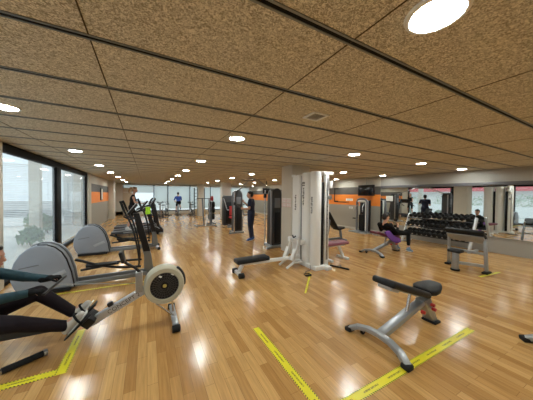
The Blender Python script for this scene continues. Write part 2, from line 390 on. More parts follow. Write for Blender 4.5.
# ------------------------------------------------------------------ outside, beyond the glazing
struct('terrace_ground', MB().box((-12, 10, -.08), (19.5, 60, .1)), M_TERR)
struct('terrace_ground_far', MB().box((6, 32, -.08), (40, 22, .1)), M_TERR)
t = thing('louvred_screen', 'white louvred screen standing outside the first window', 'screen', (-5.2, 15.0, 0))
obj('screen_frame', MB().box((-1.75, 0, 1.5), (.06, .08, 3)).box((1.75, 0, 1.5), (.06, .08, 3)).box((0, 0, 2.97), (3.5, .08, .06)).box((0, 0, .08), (3.5, .08, .06)), M_LOUV, t)
lv = MB()
for q in range(34): lv.box((0, 0, .14+q*.083), (3.44, .055, .012), Matrix.Rotation(.6, 3, 'X'))
obj('louvres', lv, M_LOUV, t, 0)
struct('wall_terrace', MB().box((-3.1, 15.4, 1.5), (1.5, .2, 3)), mat('pale terrace wall', (.66, .66, .62), .7))
for i, (px, py) in enumerate([(-3.6, 11.2), (-3.1, 14.6)]):
    struct('pillar_terrace_%d' % (i+1), MB().box((px, py, 1.5), (.28, .28, 3)), M_PALE)
struct('terrace_wall', MB().box((-8.2, 6, .45), (.2, 26, .9)), M_LOUV)
struct('wall_opposite', MB().box((-19, 6, 2.6), (.3, 60, 5.2)), mat('white building opposite', (.72, .72, .70), .7))
t = thing('awning', 'long red awning fascia on the white building opposite', 'awning', (-18.2, 6, 2.85))
obj('fascia', MB().box((0, 0, 0), (.1, 56, .9), bev=.01), M_REDFAS, t); obj('canopy', MB().box((-.35, 0, .47), (.8, 56, .05), bev=.01), M_REDFAS, t)
def shrub(name, c, r, label, seed, group=None):
    rr = random.Random(seed); lf = MB()
    for q in range(420):
        th, ph = rr.uniform(0, 2*PI), math.acos(rr.uniform(-.5, 1)); d = Vector((math.sin(ph)*math.cos(th), math.sin(ph)*math.sin(th), math.cos(ph)))
        p = Vector((d.x*r[0], d.y*r[1], d.z*r[2]))*rr.uniform(.55, 1)+Vector((0, 0, r[2]*.75))
        s = rr.uniform(.05, .10)
        R = Euler((rr.uniform(0, PI), rr.uniform(0, PI), rr.uniform(0, PI))).to_matrix()
        v = [lf.bm.verts.new(p+R @ Vector(q2)*s) for q2 in ((-1, 0, 0), (0, .45, .1), (1, 0, 0), (0, -.45, .1))]
        lf.bm.faces.new(v)
    t = thing(name, label, 'shrub', c, 0, group)
    obj('foliage', lf, M_LEAF, t, 0)
    st = MB()
    for q in range(4): st.cyl((0, 0, 0), (rr.uniform(-.4, .4)*r[0], rr.uniform(-.4, .4)*r[1], r[2]*.9), .018, .008, n=6)
    obj('stem', st, mat('bark', (.12, .08, .05), .9), t)
for i, (px, py, rx, rz) in enumerate([(-3.2, 9.6, .3, .34), (-3.6, 12.3, .3, .42), (-4.3, 13.4, .4, .5), (-10, 3.5, .9, 1.1), (-10.2, 6.4, 1.1, 1.2), (-10, 9.2, 1.0, 1.1), (-10.3, 12.2, 1.1, 1.25), (-10, 15.4, 1, 1.1)]):
    shrub('garden_shrub', (px, py, -.03), (rx, rx, rz), ['low green shrub close outside the first window', 'low green shrub outside, beside the terrace post', 'green shrub in front of the white louvred screen',
          'round shrub beyond the terrace wall, at the building corner end', 'round shrub beyond the terrace wall, second along', 'round shrub beyond the terrace wall, third along', 'round shrub beyond the terrace wall, fourth along', 'round shrub beyond the terrace wall, last along'][i], 30+i, 'shrubs outside the windows')
struct('wall_far_outside', MB().box((6, 30, .4), (40, .3, .8)), mat('pale garden wall', (.60, .60, .57), .7))

# ------------------------------------------------------------------ floor tape
TAPE = tape_mat('a')
TZ = .0015
def tape(n, p, q, wd=.085):
    p, q = Vector((*p, TZ)), Vector((*q, TZ)); d = (q-p); L = d.length; d.normalize(); s = Vector((-d.y, d.x, 0))*wd/2
    bm = bmesh.new(); v = [bm.verts.new(a) for a in (p-s, q-s, q+s, p+s)]; vb = [bm.verts.new(a.co-Vector((0, 0, TZ-.0002))) for a in v]
    f = bm.faces.new(v); bm.faces.new(vb[::-1])
    for i in range(4): bm.faces.new((v[i], vb[i], vb[(i+1) % 4], v[(i+1) % 4]))
    uv = bm.loops.layers.uv.new('UVMap')
    for ff in bm.faces:
        for lp in ff.loops:
            r = lp.vert.co-p; lp[uv].uv = (r.dot(d), r.dot(s.normalized())/wd+.5)
    me = bpy.data.meshes.new('trim_%d' % n); bm.to_mesh(me); bm.free(); me.materials.append(TAPE)
    o = bpy.data.objects.new('trim_%d' % n, me); COL.objects.link(o); tag(o, kind='structure'); return o
tape(101, (1.16, 2.42), (1.16, 1.254)); tape(102, (1.1175, 1.21), (3.48, 1.21))
tape(103, (-.68, 3.32), (-.68, 2.5775)); tape(104, (-.7235, 2.62), (-1.9, 2.62))
tape(105, (-1.9, 4.68), (.3, 4.66), .05); tape(106, (2.3, 2.93), (3.0, 3.66), .035)
tape(107, (5.95, 1.95), (6.7, 1.88), .06); 

# ------------------------------------------------------------------ ceiling fittings
proto = None
RN = {-1.26: 'in the row along the left windows', 1.19: 'in the row over the rowing machine', 3.70: 'in the row over the white cable station', 6.12: 'in the row over the seated woman', 8.30: 'in the row along the mirror wall'}
for xx in RN:
    for yy in (-1.95, .57, 3.2, 5.75, 8.25, 10.6, 13.2, 15.7, 18.2):
        if xx == 3.70 and yy == 5.75: continue
        if proto is None:
            proto = thing('ceiling_light', '', 'ceiling light', (0, 0, HC))
            obj('diffuser', MB().lathe([(0, -.012), (.095, -.012), (.105, -.006), (.105, -.001), (0, -.001)], (0, 0, 0), n=28), M_LAMP, proto)
            obj('trim_ring', MB().lathe([(.105, -.001), (.105, -.012), (.112, -.016), (.128, -.012), (.132, -.001), (.105, -.001)], (0, 0, 0), n=28), M_WHITE, proto)
            o = proto
        else: o = copy_tree(proto)
        lab = 'large round downlight glowing near the top picture edge' if (xx == 1.19 and yy == .57) else 'round recessed ceiling downlight '+RN[xx]
        place(o, (xx, yy, HC), None, lab, 'recessed ceiling downlights')
t = thing('air_vent', 'white square air vent grille in the brown ceiling', 'vent', (1.6, 1.9, HC))
obj('vent_frame', MB().box((0, .09, -.006), (.2, .02, .012)).box((0, -.09, -.006), (.2, .02, .012)).box((.09, 0, -.006), (.02, .16, .012)).box((-.09, 0, -.006), (.02, .16, .012)), M_WHITE, t)
mb = MB()
for q in range(7): mb.box((0, -.068+q*.0227, -.006), (.16, .014, .003), Matrix.Rotation(.5, 3, 'X'))
obj('slats', mb, M_WHITE, t, 0); obj('backing', MB().box((0, 0, -.0015), (.17, .17, .002)), M_GREYDK, t)
for (px, py), lab in [((.02, 4.82), 'small cream smoke detector on the ceiling over the ellipticals'), ((7.22, 2.26), 'small cream smoke detector on the ceiling by the mirror wall')]:
    t = thing('smoke_detector', lab, 'smoke detector', (px, py, HC))
    obj('base_plate', MB().cyl((0, 0, -.001), (0, 0, -.012), .05, n=20), M_CREAM, t)
    obj('sensor_head', MB().lathe([(.042, -.012), (.04, -.03), (.02, -.042), (0, -.042)], (0, 0, 0), n=20), M_CREAM, t)

# ------------------------------------------------------------------ people
def fr(f, u):
    f = Vector(f).normalized(); u = Vector(u); y = u.cross(f).normalized(); z = f.cross(y)
    return Matrix((f, y, z)).transposed()
def hand(mb, wr, d, nrm, curl=.6, side=1, s=1.):
    wr = Vector(wr); d = Vector(d).normalized(); nrm = Vector(nrm); nrm = (nrm-d*nrm.dot(d)).normalized(); a = d.cross(nrm).normalized()*side
    R = Matrix((d, a, nrm)).transposed()
    mb.ell(wr+d*.047*s, (.052*s, .041*s, .018*s), R, 12, 8)
    for i, ln in enumerate((.070, .079, .073, .056)):
        p = wr+d*(.088-(.008 if i in (0, 3) else 0))*s+a*(.030-.020*i)*s; dd = d.copy()
        for j, fr_ in enumerate((.45, .32, .23)):
            ang = curl*(1.05, 1.35, 1.0)[j]; ax = dd.cross(nrm if j == 0 else nn).normalized()
            if j == 0: nn = nrm.copy()
            q = Matrix.Rotation(ang, 3, ax); dd2 = q @ dd; nn = q @ nn; dd = dd2
            e = p+dd*ln*fr_*s; mb.cap(p, e, (.0092-.0007*j)*s, (.0086-.0008*j)*s, 8); p = e
    p = wr+d*.028*s+a*.034*s; e = p+(d*.6+a*.62+nrm*.35).normalized()*.040*s; mb.cap(p, e, .0125*s, .0105*s, 8)
    e2 = e+(d*.85+a*.1+nrm*.55).normalized()*.034*s; mb.cap(e, e2, .0105*s, .0085*s, 8)
def head(mb, c, f, up, s=1.):
    R = fr(f, up); c = Vector(c)
    def E(p, r): mb.ell(c+R @ Vector(p)*s, tuple(q*s for q in r), R, 18, 12)
    E((-.004, 0, .022), (.099, .077, .094)); E((.028, 0, -.050), (.066, .057, .066)); E((.070, 0, -.093), (.022, .026, .018))
    E((.082, 0, .028), (.018, .052, .012)); E((.088, 0, -.058), (.011, .024, .007)); E((.088, 0, -.070), (.010, .020, .007))
    for q in (-1, 1):
        E((-.006, .078*q, -.008), (.018, .011, .032)); E((.062, .040*q, -.022), (.024, .022, .02))
    mb.cap(c+R @ Vector((.094, 0, .012))*s, c+R @ Vector((.113, 0, -.026))*s, .008*s, .014*s, 8)
    for q in (-1, 1): E((.100, .011*q, -.030), (.010, .009, .008))
def person(label, loc, J, top, bot, shoe, hair, sleeve=.55, legs=1., s=1., vox=.012, hands=(), ponytail=None, gloves=None, tank=False, female=False, cat='person', bulk=1.):
    loc = Vector(loc); t = thing('person', label, cat, loc); V = {k: Vector(v) for k, v in J.items() if k not in ('face', 'up')}
    Mi = Matrix.Translation(-loc)
    sh = (V['sl']+V['sr'])/2; hp = (V['hl']+V['hr'])/2; side = (V['sl']-V['sr']).normalized(); spine = (sh-hp).normalized(); front = side.cross(spine).normalized()
    R = Matrix((front, side, spine)).transposed(); wd = (V['sl']-V['sr']).length/2; k = .9 if female else 1.
    def torso(mb, g, low=True):
        L = (sh-hp).length
        mb.ell(hp+spine*L*.74, (.112*s*k+g, wd*.93+g, .175*s+g), R); mb.ell(hp+spine*L*.42, (.098*s*k+g, wd*.76*k+g, .16*s+g), R)
        mb.ell(hp+spine*L*.12, (.112*s+g, wd*.84+g, .12*s+g), R); mb.cap(V['sl']*.9+sh*.1, V['sr']*.9+sh*.1, .056*s+g, .056*s+g)
        if female:
            for q in (-1, 1): mb.ell(hp+spine*L*.68+side*q*.07+front*.085, (.05+g, .06+g, .058+g), R, 12, 8)
    body = MB(); torso(body, 0)
    hc = V['head']; body.cap(sh+spine*.02, hc-Vector(J.get('up', (0, 0, 1))).normalized()*.07, .056*s, .052*s); head(body, hc, J['face'], J.get('up', (0, 0, 1)), s)
    for a in 'lr':
        body.cap(V['s'+a], V['e'+a], .050*s*k, .038*s*k); body.cap(V['e'+a], V['w'+a], .038*s*k, .026*s)
        body.cap(V['e'+a]*.75+V['w'+a]*.25, V['e'+a]*.6+V['w'+a]*.4, .04*s*k, .036*s*k)
        body.cap(V['h'+a], V['k'+a], .083*s, .055*s); body.cap(V['k'+a], V['a'+a], .052*s, .036*s)
        dn = (V['a'+a]-V['k'+a]); calf = V['k'+a]+dn*.3; body.cap(calf, V['k'+a]+dn*.55, .052*s, .043*s)
        body.cap(V['a'+a], V['a'+a].lerp(V['t'+a], .45), .032*s, .022*s)
    gls = []
    for a, (nrm, cu_, sd_) in zip('lr', hands):
        d = (V['w'+a]-V['e'+a])
        hd = J.get('hd'+a); d = Vector(hd) if hd else d
        hand(body, V['w'+a], d, nrm, cu_, sd_, s)
        if gloves:
            gl = MB(); gls.append(gl); hand(gl, V['w'+a], d, nrm, cu_, sd_, s*1.10); gl.cap(V['w'+a]-d.normalized()*.05, V['w'+a]+d.normalized()*.02, .034, .034)
    remesh('body', body.moved(Mi), M_SKIN, t, vox, 3)
    c = MB(); torso(c, .012)
    if sleeve > 0:
        for a in 'lr':
            e = V['s'+a].lerp(V['e'+a], min(1, sleeve)); c.cap(V['s'+a], e, .058*s*k, (.058-.012*min(1, sleeve))*s*k+.004)
            if sleeve > 1: c.cap(V['e'+a], V['e'+a].lerp(V['w'+a], sleeve-1), .048*s*k, .037*s)
    remesh('tank_top' if tank else 'shirt', c.moved(Mi), top, t, vox, 3)
    c = MB(); L = (sh-hp).length; c.ell(hp+spine*L*.08, (.124*s, wd*.86+.02, .125*s), R)
    for a in 'lr':
        c.cap(V['h'+a], V['h'+a].lerp(V['k'+a], min(1, legs)), .096*s*bulk, (.096*s-.03*min(1, legs)*s)*bulk)
        if legs > 1: c.cap(V['k'+a], V['k'+a].lerp(V['a'+a], legs-1), .064*s*bulk, .048*s*bulk); c.cap(V['k'+a].lerp(V['a'+a], min(.3, legs-1)), V['k'+a].lerp(V['a'+a], min(.55, legs-1)), .063*s, .052*s)
    remesh('trousers' if legs > 1 else 'shorts', c.moved(Mi), bot, t, vox, 3)
    for a in 'lr':
        an, to = V['a'+a], V['t'+a]; fd = (to-an).normalized(); dn = -(V['k'+a]-an).normalized(); dn = (dn-fd*dn.dot(fd)*.9)
        dn = (dn-fd*dn.dot(fd)).normalized()
        c = MB(); heel = an+dn*.035-fd*.035; tip = an+fd*(to-an).length+dn*.045
        c.cap(heel, an+fd*.03+dn*.02, .040*s, .045*s); c.cap(heel, tip-fd*.02, .038*s, .034*s); c.cap(an+dn*.01, tip-fd*.05, .046*s, .034*s); c.cap(an, an-dn*.04, .046*s, .042*s)
        so = remesh('shoe', c.moved(Mi), shoe, t, min(vox, .010), 2)
        q = MB(); Rf = Matrix((fd, dn.cross(fd), dn)).transposed(); q.box((heel+tip)/2+dn*.034, ((tip-heel).length+.055, .07, .016), Rf, .02, 3)
        obj('sole', q.moved(Mi), M_WHITEPL, so)
    h = MB(); Rh = fr(J['face'], J.get('up', (0, 0, 1)))
    def E(p, r): h.ell(hc+Rh @ Vector(p)*s, tuple(q*s for q in r), Rh, 18, 12)
    E((-.020, 0, .036), (.098, .085, .092)); E((-.045, 0, -.005), (.068, .080, .085)); E((.035, 0, .085), (.05, .06, .03))
    if ponytail:
        P = [hc+Rh @ Vector(p) for p in ((-.09, 0, .05), (-.14, 0, .06), (-.18, 0, .0), (-.185, 0, -.09), (-.17, 0, -.16))]
        for (a, ra), (b, rb) in zip(zip(P, (.03, .035, .035, .03, .02)), list(zip(P, (.03, .035, .035, .03, .012)))[1:]): h.cap(a, b, ra, rb)
    remesh('hair', h.moved(Mi), hair, t, .010, 3)
    for q in (-1, 1):
        e = obj('eye', MB().ell(hc+Rh @ Vector((.083, .031*q, .003))*s, (.0125*s,)*3, None, 12, 8).moved(Mi), M_EYE, t)
        obj('iris', MB().ell(hc+Rh @ Vector((.0935, .031*q, .003))*s, (.003*s, .0055*s, .0055*s), Rh, 10, 6).moved(Mi), M_IRIS, e)
    obj('mouth', MB().ell(hc+Rh @ Vector((.0975, 0, -.064))*s, (.004*s, .021*s, .006*s), Rh, 12, 6).moved(Mi), M_LIP, t)
    for gl in gls: remesh('glove', gl.moved(Mi), gloves, t, min(vox, .008), 2)
    return t
def wp(name, mb, m, root, parent=None, smooth=38):       # a part modelled in room coordinates
    return obj(name, mb.moved(Matrix.Translation(-root.location)), m, parent or root, smooth)

# ------------------------------------------------------------------ rowing machine
RY = 3.07
t = rower = thing('rowing_machine', 'silver and black rowing machine with round cream flywheel housing, used by the person', 'rowing machine', (.25, RY, 0))
fc = (.19, RY, .485)
wp('flywheel_housing', MB().lathe([(.16, -.09), (.172, -.1), (.212, -.095), (.228, -.07), (.23, .07), (.212, .095), (.16, .1), (0, .1)], fc, (0, 1, 0), 48), M_CREAM, t)
fg = wp('flywheel_guard', MB().lathe([(.0, -.082), (.06, -.086), (.163, -.082), (.163, -.05), (0, -.05)], fc, (0, 1, 0), 40), M_BLACK, t)
mb = MB()
for q in range(28):
    a = 2*PI*q/28; mb.bar((fc[0]+.045*math.cos(a), RY-.088, fc[2]+.045*math.sin(a)), (fc[0]+.157*math.cos(a), RY-.088, fc[2]+.157*math.sin(a)), .006, .006, 0, (0, 1, 0))
for rr in (.07, .10, .13, .157): mb.tube([(fc[0]+rr*math.cos(2*PI*i/32), RY-.088, fc[2]+rr*math.sin(2*PI*i/32)) for i in range(33)], .003, 6)
wp('guard_grille', mb, M_DARK, t, fg)
wp('hub_cap', MB().cyl((fc[0], RY-.084, fc[2]), (fc[0], RY-.096, fc[2]), .022, n=16, bev=.003), mat('brass yellow disc', (.55, .45, .12), .4), t, fg)
for q, zz in ((-.05, .12), (.09, .13)): wp('guard_sticker', MB().box((fc[0]+q, RY-.090, fc[2]+zz), (.035, .004, .022), Matrix.Rotation(.5, 3, 'Y'), .002), M_PAPER, t, fg)
wp('housing_band', MB().tube([(fc[0]+.237*math.cos(a), RY, fc[2]+.237*math.sin(a)) for a in [x*.1-.2 for x in range(12)]], .02, 8), M_BLACK, t)
wp('damper_bracket', MB().box((-.085, RY, .555), (.075, .09, .24), None, .008), M_SILVER, t)
for zz in (.50, .57, .63): wp('bolt', MB().cyl((-.085, RY-.045, zz), (-.085, RY-.052, zz), .009, n=8), M_STEEL, t)
A, B = Vector((-.02, RY, .452)), Vector((-.56, RY, .178))
BEAM = mat('pale silver beam', (.50, .53, .58), .3, .45)
bm_ = wp('main_beam', MB().bar(A, B, .062, .088, .008), BEAM, t)
d = (A-B).normalized(); up_ = Vector((0, -1, 0)).cross(d)*-1
up_ = Vector((-d.z, 0, d.x))
Mt = Matrix((d, up_, d.cross(up_))).transposed().to_4x4(); Mt.translation = (A+B)/2+Vector((0, -.0322, 0))+d*.06
text_mesh('beam_lettering', 'CONCEPT 2', .062, M_PRINT, Matrix.Translation(-t.location) @ Mt, bm_, .0008, 1.05)
wp('rail', MB().bar((-.52, RY, .205), (-2.02, RY, .235), .05, .075, .006), M_DARK, t)
wp('rail_edge', MB().box((-1.32, RY, .262), (1.5, .03, .006), Matrix.Rotation(.019, 3, 'Y')), M_STEEL, t)
wp('front_foot', MB().bar((.30, 2.80, .055), (.30, 3.34, .055), .065, .05, .012, (0, 0, 1)), M_SILVER, t)
for yy in (2.775, 3.365):
    wp('caster', MB().cyl((.255, yy, .04), (.345, yy, .04), .04, n=18, bev=.008), M_RUBBER, t)
for yy, x0 in ((2.96, .10), (3.18, .28)):
    wp('strut', MB().cyl((x0, RY+(yy-RY)*.6, .27), (.30, RY+(yy-RY)*.5, .07), .011, n=10), M_CHROME, t)
wp('rear_leg', MB().bar((-1.98, RY, .21), (-2.03, RY, .04), .06, .04, .006, (1, 0, 0)).bar((-2.03, RY-.2, .03), (-2.03, RY+.2, .03), .05, .06, .01), M_BLACK, t)
wp('seat', MB().ell((-1.50, RY, .30), (.13, .165, .035), None, 24, 12), M_BLACK, t)
wp('seat_carriage', MB().box((-1.50, RY, .262), (.16, .10, .05), None, .008), M_STEEL, t)
for yy in (2.955, 3.185):
    p0, p1 = Vector((-.735, yy, .128)), Vector((-.515, yy, .345))
    fp = wp('footplate', MB().bar(p0, p1, .125, .018, .01), M_BLACK, t)
    dd = (p1-p0).normalized(); nn = Vector((-dd.z, 0, dd.x)); c0 = p0.lerp(p1, .66)
    wp('foot_strap', MB().tube([c0+Vector((0, -.07, 0)), c0+nn*.06+Vector((0, -.062, 0)), c0+nn*.115, c0+nn*.06+Vector((0, .062, 0)), c0+Vector((0, .07, 0))], .011, 8, 4), M_BLKFAB, t, fp)
wp('stretcher_bracket', MB().box((-.555, RY, .225), (.10, .24, .09), Matrix.Rotation(-.77, 3, 'Y'), .01), M_BLACK, t)
wp('handle_hook', MB().box((-.37, RY, .345), (.055, .05, .05), Matrix.Rotation(-.4, 3, 'Y'), .01), M_BLACK, t)
wp('monitor_arm', MB().tube([(-.06, RY, .64), (-.12, RY, .72), (-.21, RY, .79), (-.25, RY, .84)], .016, 8, 4), M_BLACK, t)
wp('monitor', MB().box((-.255, RY, .875), (.04, .15, .13), Matrix.Rotation(-.25, 3, 'Y'), .012), M_BLACK, t)
hnd = wp('pull_handle', MB().cyl((-.855, 2.80, .655), (-.825, 3.33, .655), .013, n=12, bev=.004), M_BLACK, t)
wp('drive_chain', MB().tube([(-.84, RY, .655), (-.05, RY, .53)], .0035, 6), M_STEEL, t)

ROWER_J = dict(head=(-1.312, 3.07, .995), face=(1, -.06, -.12), up=(.12, 0, 1), sl=(-1.39, 3.26, .81), sr=(-1.39, 2.88, .81), el=(-1.16, 3.33, .70), er=(-1.17, 2.80, .67),
    wl=(-.955, 3.265, .672), wr=(-.975, 2.87, .668), hdl=(1, 0, .10), hdr=(1, 0, .10), hl=(-1.43, 3.165, .415), hr=(-1.43, 2.975, .41), kl=(-1.02, 3.22, .545), kr=(-1.07, 2.90, .385), al=(-.72, 3.185, .275), ar=(-.735, 2.955, .25), tl=(-.62, 3.185, .40), tr=(-.635, 2.955, .38))
person('person in dark teal top and black leggings pulling the rowing machine handle', (-1.47, RY, 0), ROWER_J, M_TEAL, M_LEG, M_SHOE, M_HAIRD, sleeve=1.92, legs=1.97, s=1.0, bulk=1.12, vox=.008,
       hands=(((0, 0, -1), 1.1, -1), ((0, 0, -1), 1.1, 1)), gloves=M_BLKFAB)

# ------------------------------------------------------------------ elliptical trainers
def elliptical(loc, label):
    t = thing('elliptical_trainer', label, 'elliptical trainer', loc, 0, 'elliptical trainers by the windows')
    out = [(-1.10, .05), (-1.14, .30), (-1.20, .52), (-1.26, .64), (-1.34, .725), (-1.44, .775), (-1.55, .78), (-1.66, .74), (-1.75, .65), (-1.815, .53), (-1.85, .39), (-1.85, .26), (-1.81, .13), (-1.76, .05)]
    hs = obj('drive_housing', MB().prism(out, 'y', -.19, .19, .035, 4), M_GREYPL, t)
    edge = [(a*1.0, b) for a, b in out[:6]]
    obj('housing_seam', MB().tube([(a+.004, -.15, b) for a, b in out[:7]], .014, 8), M_BLACK, hs)
    obj('housing_shell', MB().tube([(a+.012, .02, b+.008) for a, b in out[:9]], .016, 8), M_GREYDK, hs)
    obj('badge', MB().bar((-1.43, -.192, .235), (-1.20, -.192, .335), .014, .065, .007, (0, 0, 1)), M_GREYDK if 0 else mat('embossed grey', (.36, .39, .44), .35), hs)
    obj('crease_line', MB().bar((-1.75, -.191, .44), (-1.52, -.191, .475), .004, .018, .001, (0, 0, 1)), M_GREYDK, hs)
    obj('rear_foot', MB().box((-1.45, 0, .03), (.62, .44, .05), None, .012), M_BLACK, t)
    for s in (-1, 1):
        obj('base_rail', MB().bar((-1.15, .13*s, .075), (-.02, .10*s, .095), .055, .07, .01), M_RAIL, t)
    obj('front_foot', MB().bar((.06, -.29, .06), (.06, .29, .06), .075, .06, .012), M_SILVER, t)
    for s in (-1, 1): obj('transport_wheel', MB().cyl((.10, .27*s-.02, .045), (.10, .27*s+.02, .045), .045, n=18, bev=.006), M_RUBBER, t)
    pst = MB().prism([(-.08, .06), (.10, .06), (.05, .42), (-.09, .98), (-.16, 1.22), (-.25, 1.22), (-.19, .95), (-.06, .42)], 'y', -.055, .055, .012)
    obj('front_post', pst, M_RAIL, t)
    obj('post_cover', MB().prism([(-.085, .50), (.035, .50), (-.085, .98), (-.155, 1.24), (-.255, 1.24), (-.195, .95)], 'y', -.062, .062, .01), M_BLACK, t)
    cs = obj('console', MB().box((-.26, 0, 1.32), (.045, .36, .24), Matrix.Rotation(.65, 3, 'Y'), .015), M_BLACK, t)
    obj('console_plate', MB().box((-.265, 0, 1.325), (.045, .30, .19), Matrix.Rotation(.65, 3, 'Y'), .006), mat('silver console face', (.55, .56, .58), .35), cs)
    obj('screen', MB().box((-.275, 0, 1.335), (.042, .18, .09), Matrix.Rotation(.65, 3, 'Y'), .003), M_SCREEN, cs)
    for s in (-1, 1):
        obj('swing_arm', MB().tube([(-.42, .24*s, 1.42), (-.38, .27*s, 1.30), (-.27, .29*s, 1.05), (-.19, .29*s, .72), (-.15, .27*s, .40), (-.16, .24*s, .28)], .016, 10, 5), M_BLACK, t)
        obj('hand_grip', MB().tube([(-.44, .22*s, 1.47), (-.42, .24*s, 1.42), (-.38, .27*s, 1.30)], .021, 10, 4), M_RUBBER, t)
        obj('fixed_handle', MB().tube([(-.20, .04*s, 1.16), (-.29, .15*s, 1.14), (-.40, .17*s, 1.20)], .016, 8, 4), M_BLACK, t)
        zl = .36 if s < 0 else .25
        pk = obj('pedal_link', MB().tube([(-1.08, .17*s, .50 if s < 0 else .22), (-.72, .19*s, zl), (-.45, .21*s, .30), (-.12, .25*s, .28)], .021, 10, 4), M_BLACK, t)
        pd = obj('pedal', MB().prism([(-.92, zl+.0), (-.50, zl+.015), (-.50, zl+.04), (-.56, zl+.035), (-.88, zl+.03), (-.93, zl+.05)], 'y', .19*s-.075, .19*s+.075, .008), M_RUBBER, t)
    return t
E1 = elliptical((0.02, 4.95, 0), 'elliptical trainer with rounded pale grey housing, just behind the rowing machine')
E2 = copy_tree(E1); place(E2, (.20, 7.45, 0), None, 'elliptical trainer with rounded pale grey housing, between the other elliptical and the treadmills')

# ------------------------------------------------------------------ treadmills, runner
def treadmill(loc, label):
    t = thing('treadmill', label, 'treadmill', loc, 0, 'treadmills by the left wall')
    obj('deck', MB().prism([(-1.0, .10), (-1.0, .17), (.30, .24), (.38, .20), (.38, .10)], 'y', -.40, .40, .02), M_DARK, t)
    obj('belt', MB().prism([(-.98, .172), (-.98, .178), (.28, .246), (.28, .240)], 'y', -.26, .26, 0), M_RUBBER, t)
    for s in (-1, 1):
        obj('foot_rail', MB().bar((-1.0, .34*s, .185), (.28, .34*s, .252), .11, .022, .006), M_GREYDK, t)
        obj('foot', MB().cyl((-.85, .33*s, 0), (-.85, .33*s, .11), .035, n=12), M_RUBBER, t); obj('foot', MB().cyl((.55, .33*s, 0), (.55, .33*s, .12), .04, n=12), M_RUBBER, t)
        obj('upright', MB().bar((.62, .38*s, .12), (.42, .40*s, 1.22), .06, .10, .015, (1, 0, 0)), M_BLACK, t)
        obj('handrail', MB().tube([(.43, .40*s, 1.12), (.20, .40*s, 1.05), (-.12, .40*s, .93), (-.2, .40*s, .90)], .024, 10, 4), M_BLACK, t)
    hd = obj('motor_hood', MB().prism([(.26, .10), (.26, .25), (.34, .31), (.52, .35), (.68, .30), (.76, .18), (.76, .08)], 'y', -.42, .42, .04, 3), M_BLACK, t)
    obj('hood_curve', MB().tube([(.30, -.425, .26), (.40, -.43, .32), (.52, -.43, .31), (.62, -.428, .24)], .012, 8, 5), M_SILVER, hd)
    obj('side_lettering', MB().box((-.45, -.402, .155), (.34, .006, .025), Matrix.Rotation(-.05, 3, 'Y'), .002), M_SILVER, t)
    c = obj('console', MB().box((.40, 0, 1.30), (.06, .82, .34), Matrix.Rotation(.5, 3, 'Y'), .03, 3), M_BLACK, t)
    obj('screen', MB().box((.372, 0, 1.315), (.03, .36, .17), Matrix.Rotation(.5, 3, 'Y'), .004), M_SCREEN, c)
    return t
T1 = treadmill((-.18, 10.35, 0), 'black treadmill with the running woman on it')
T2 = copy_tree(T1); place(T2, (-.25, 11.9, 0), None, 'empty black treadmill standing beyond the running woman')
WZ = .215
W = lambda a: a
wx, wy = -.52, 10.35
person('woman with a brown ponytail and black tank top running on the treadmill', (wx, wy, 0), dict(head=(wx+.08, wy, 1.68+.10), face=(1, -.1, -.1), up=(.08, 0, 1), sl=(wx+.03, wy+.17, 1.53), sr=(wx+.03, wy-.17, 1.53),
    el=(wx-.02, wy+.22, 1.28), er=(wx+.10, wy-.22, 1.28), wl=(wx+.20, wy+.20, 1.30), wr=(wx+.33, wy-.20, 1.25), hl=(wx-.03, wy+.09, 1.04), hr=(wx-.03, wy-.09, 1.04),
    kl=(wx+.16, wy+.09, .68), kr=(wx-.05, wy-.09, .62), al=(wx+.10, wy+.09, .33), ar=(wx-.16, wy-.09, .285), tl=(wx+.24, wy+.09, .30), tr=(wx-.02, wy-.09, .245)),
    M_BLKFAB, M_BLKFAB, M_WHITEPL, M_HAIRB, sleeve=0, legs=.75, s=.95, hands=(((0, 0, 1), .9, 1), ((0, 0, 1), .9, -1)), ponytail=True, tank=True, female=True)
t = thing('towel', 'neon yellow green towel hanging on the handle of the farther elliptical', 'towel', (.02, 7.14, 1.18))
mb = MB(); pr = []
for q in range(9):
    a = q/8; pr.append((-.09+.18*a, .02*math.sin(a*9)))
mb.prism(pr+[(x, y+.012) for x, y in pr[::-1]], 'z', -.22, .08, 0); obj('cloth', mb.moved(Matrix.Translation((.0, .02, .0))), M_NEON, t)
obj('folded_top', MB().cyl((-.09, .03, .085), (.09, .03, .085), .022, n=10), M_NEON, t); t.scale = (.7, .7, .62)

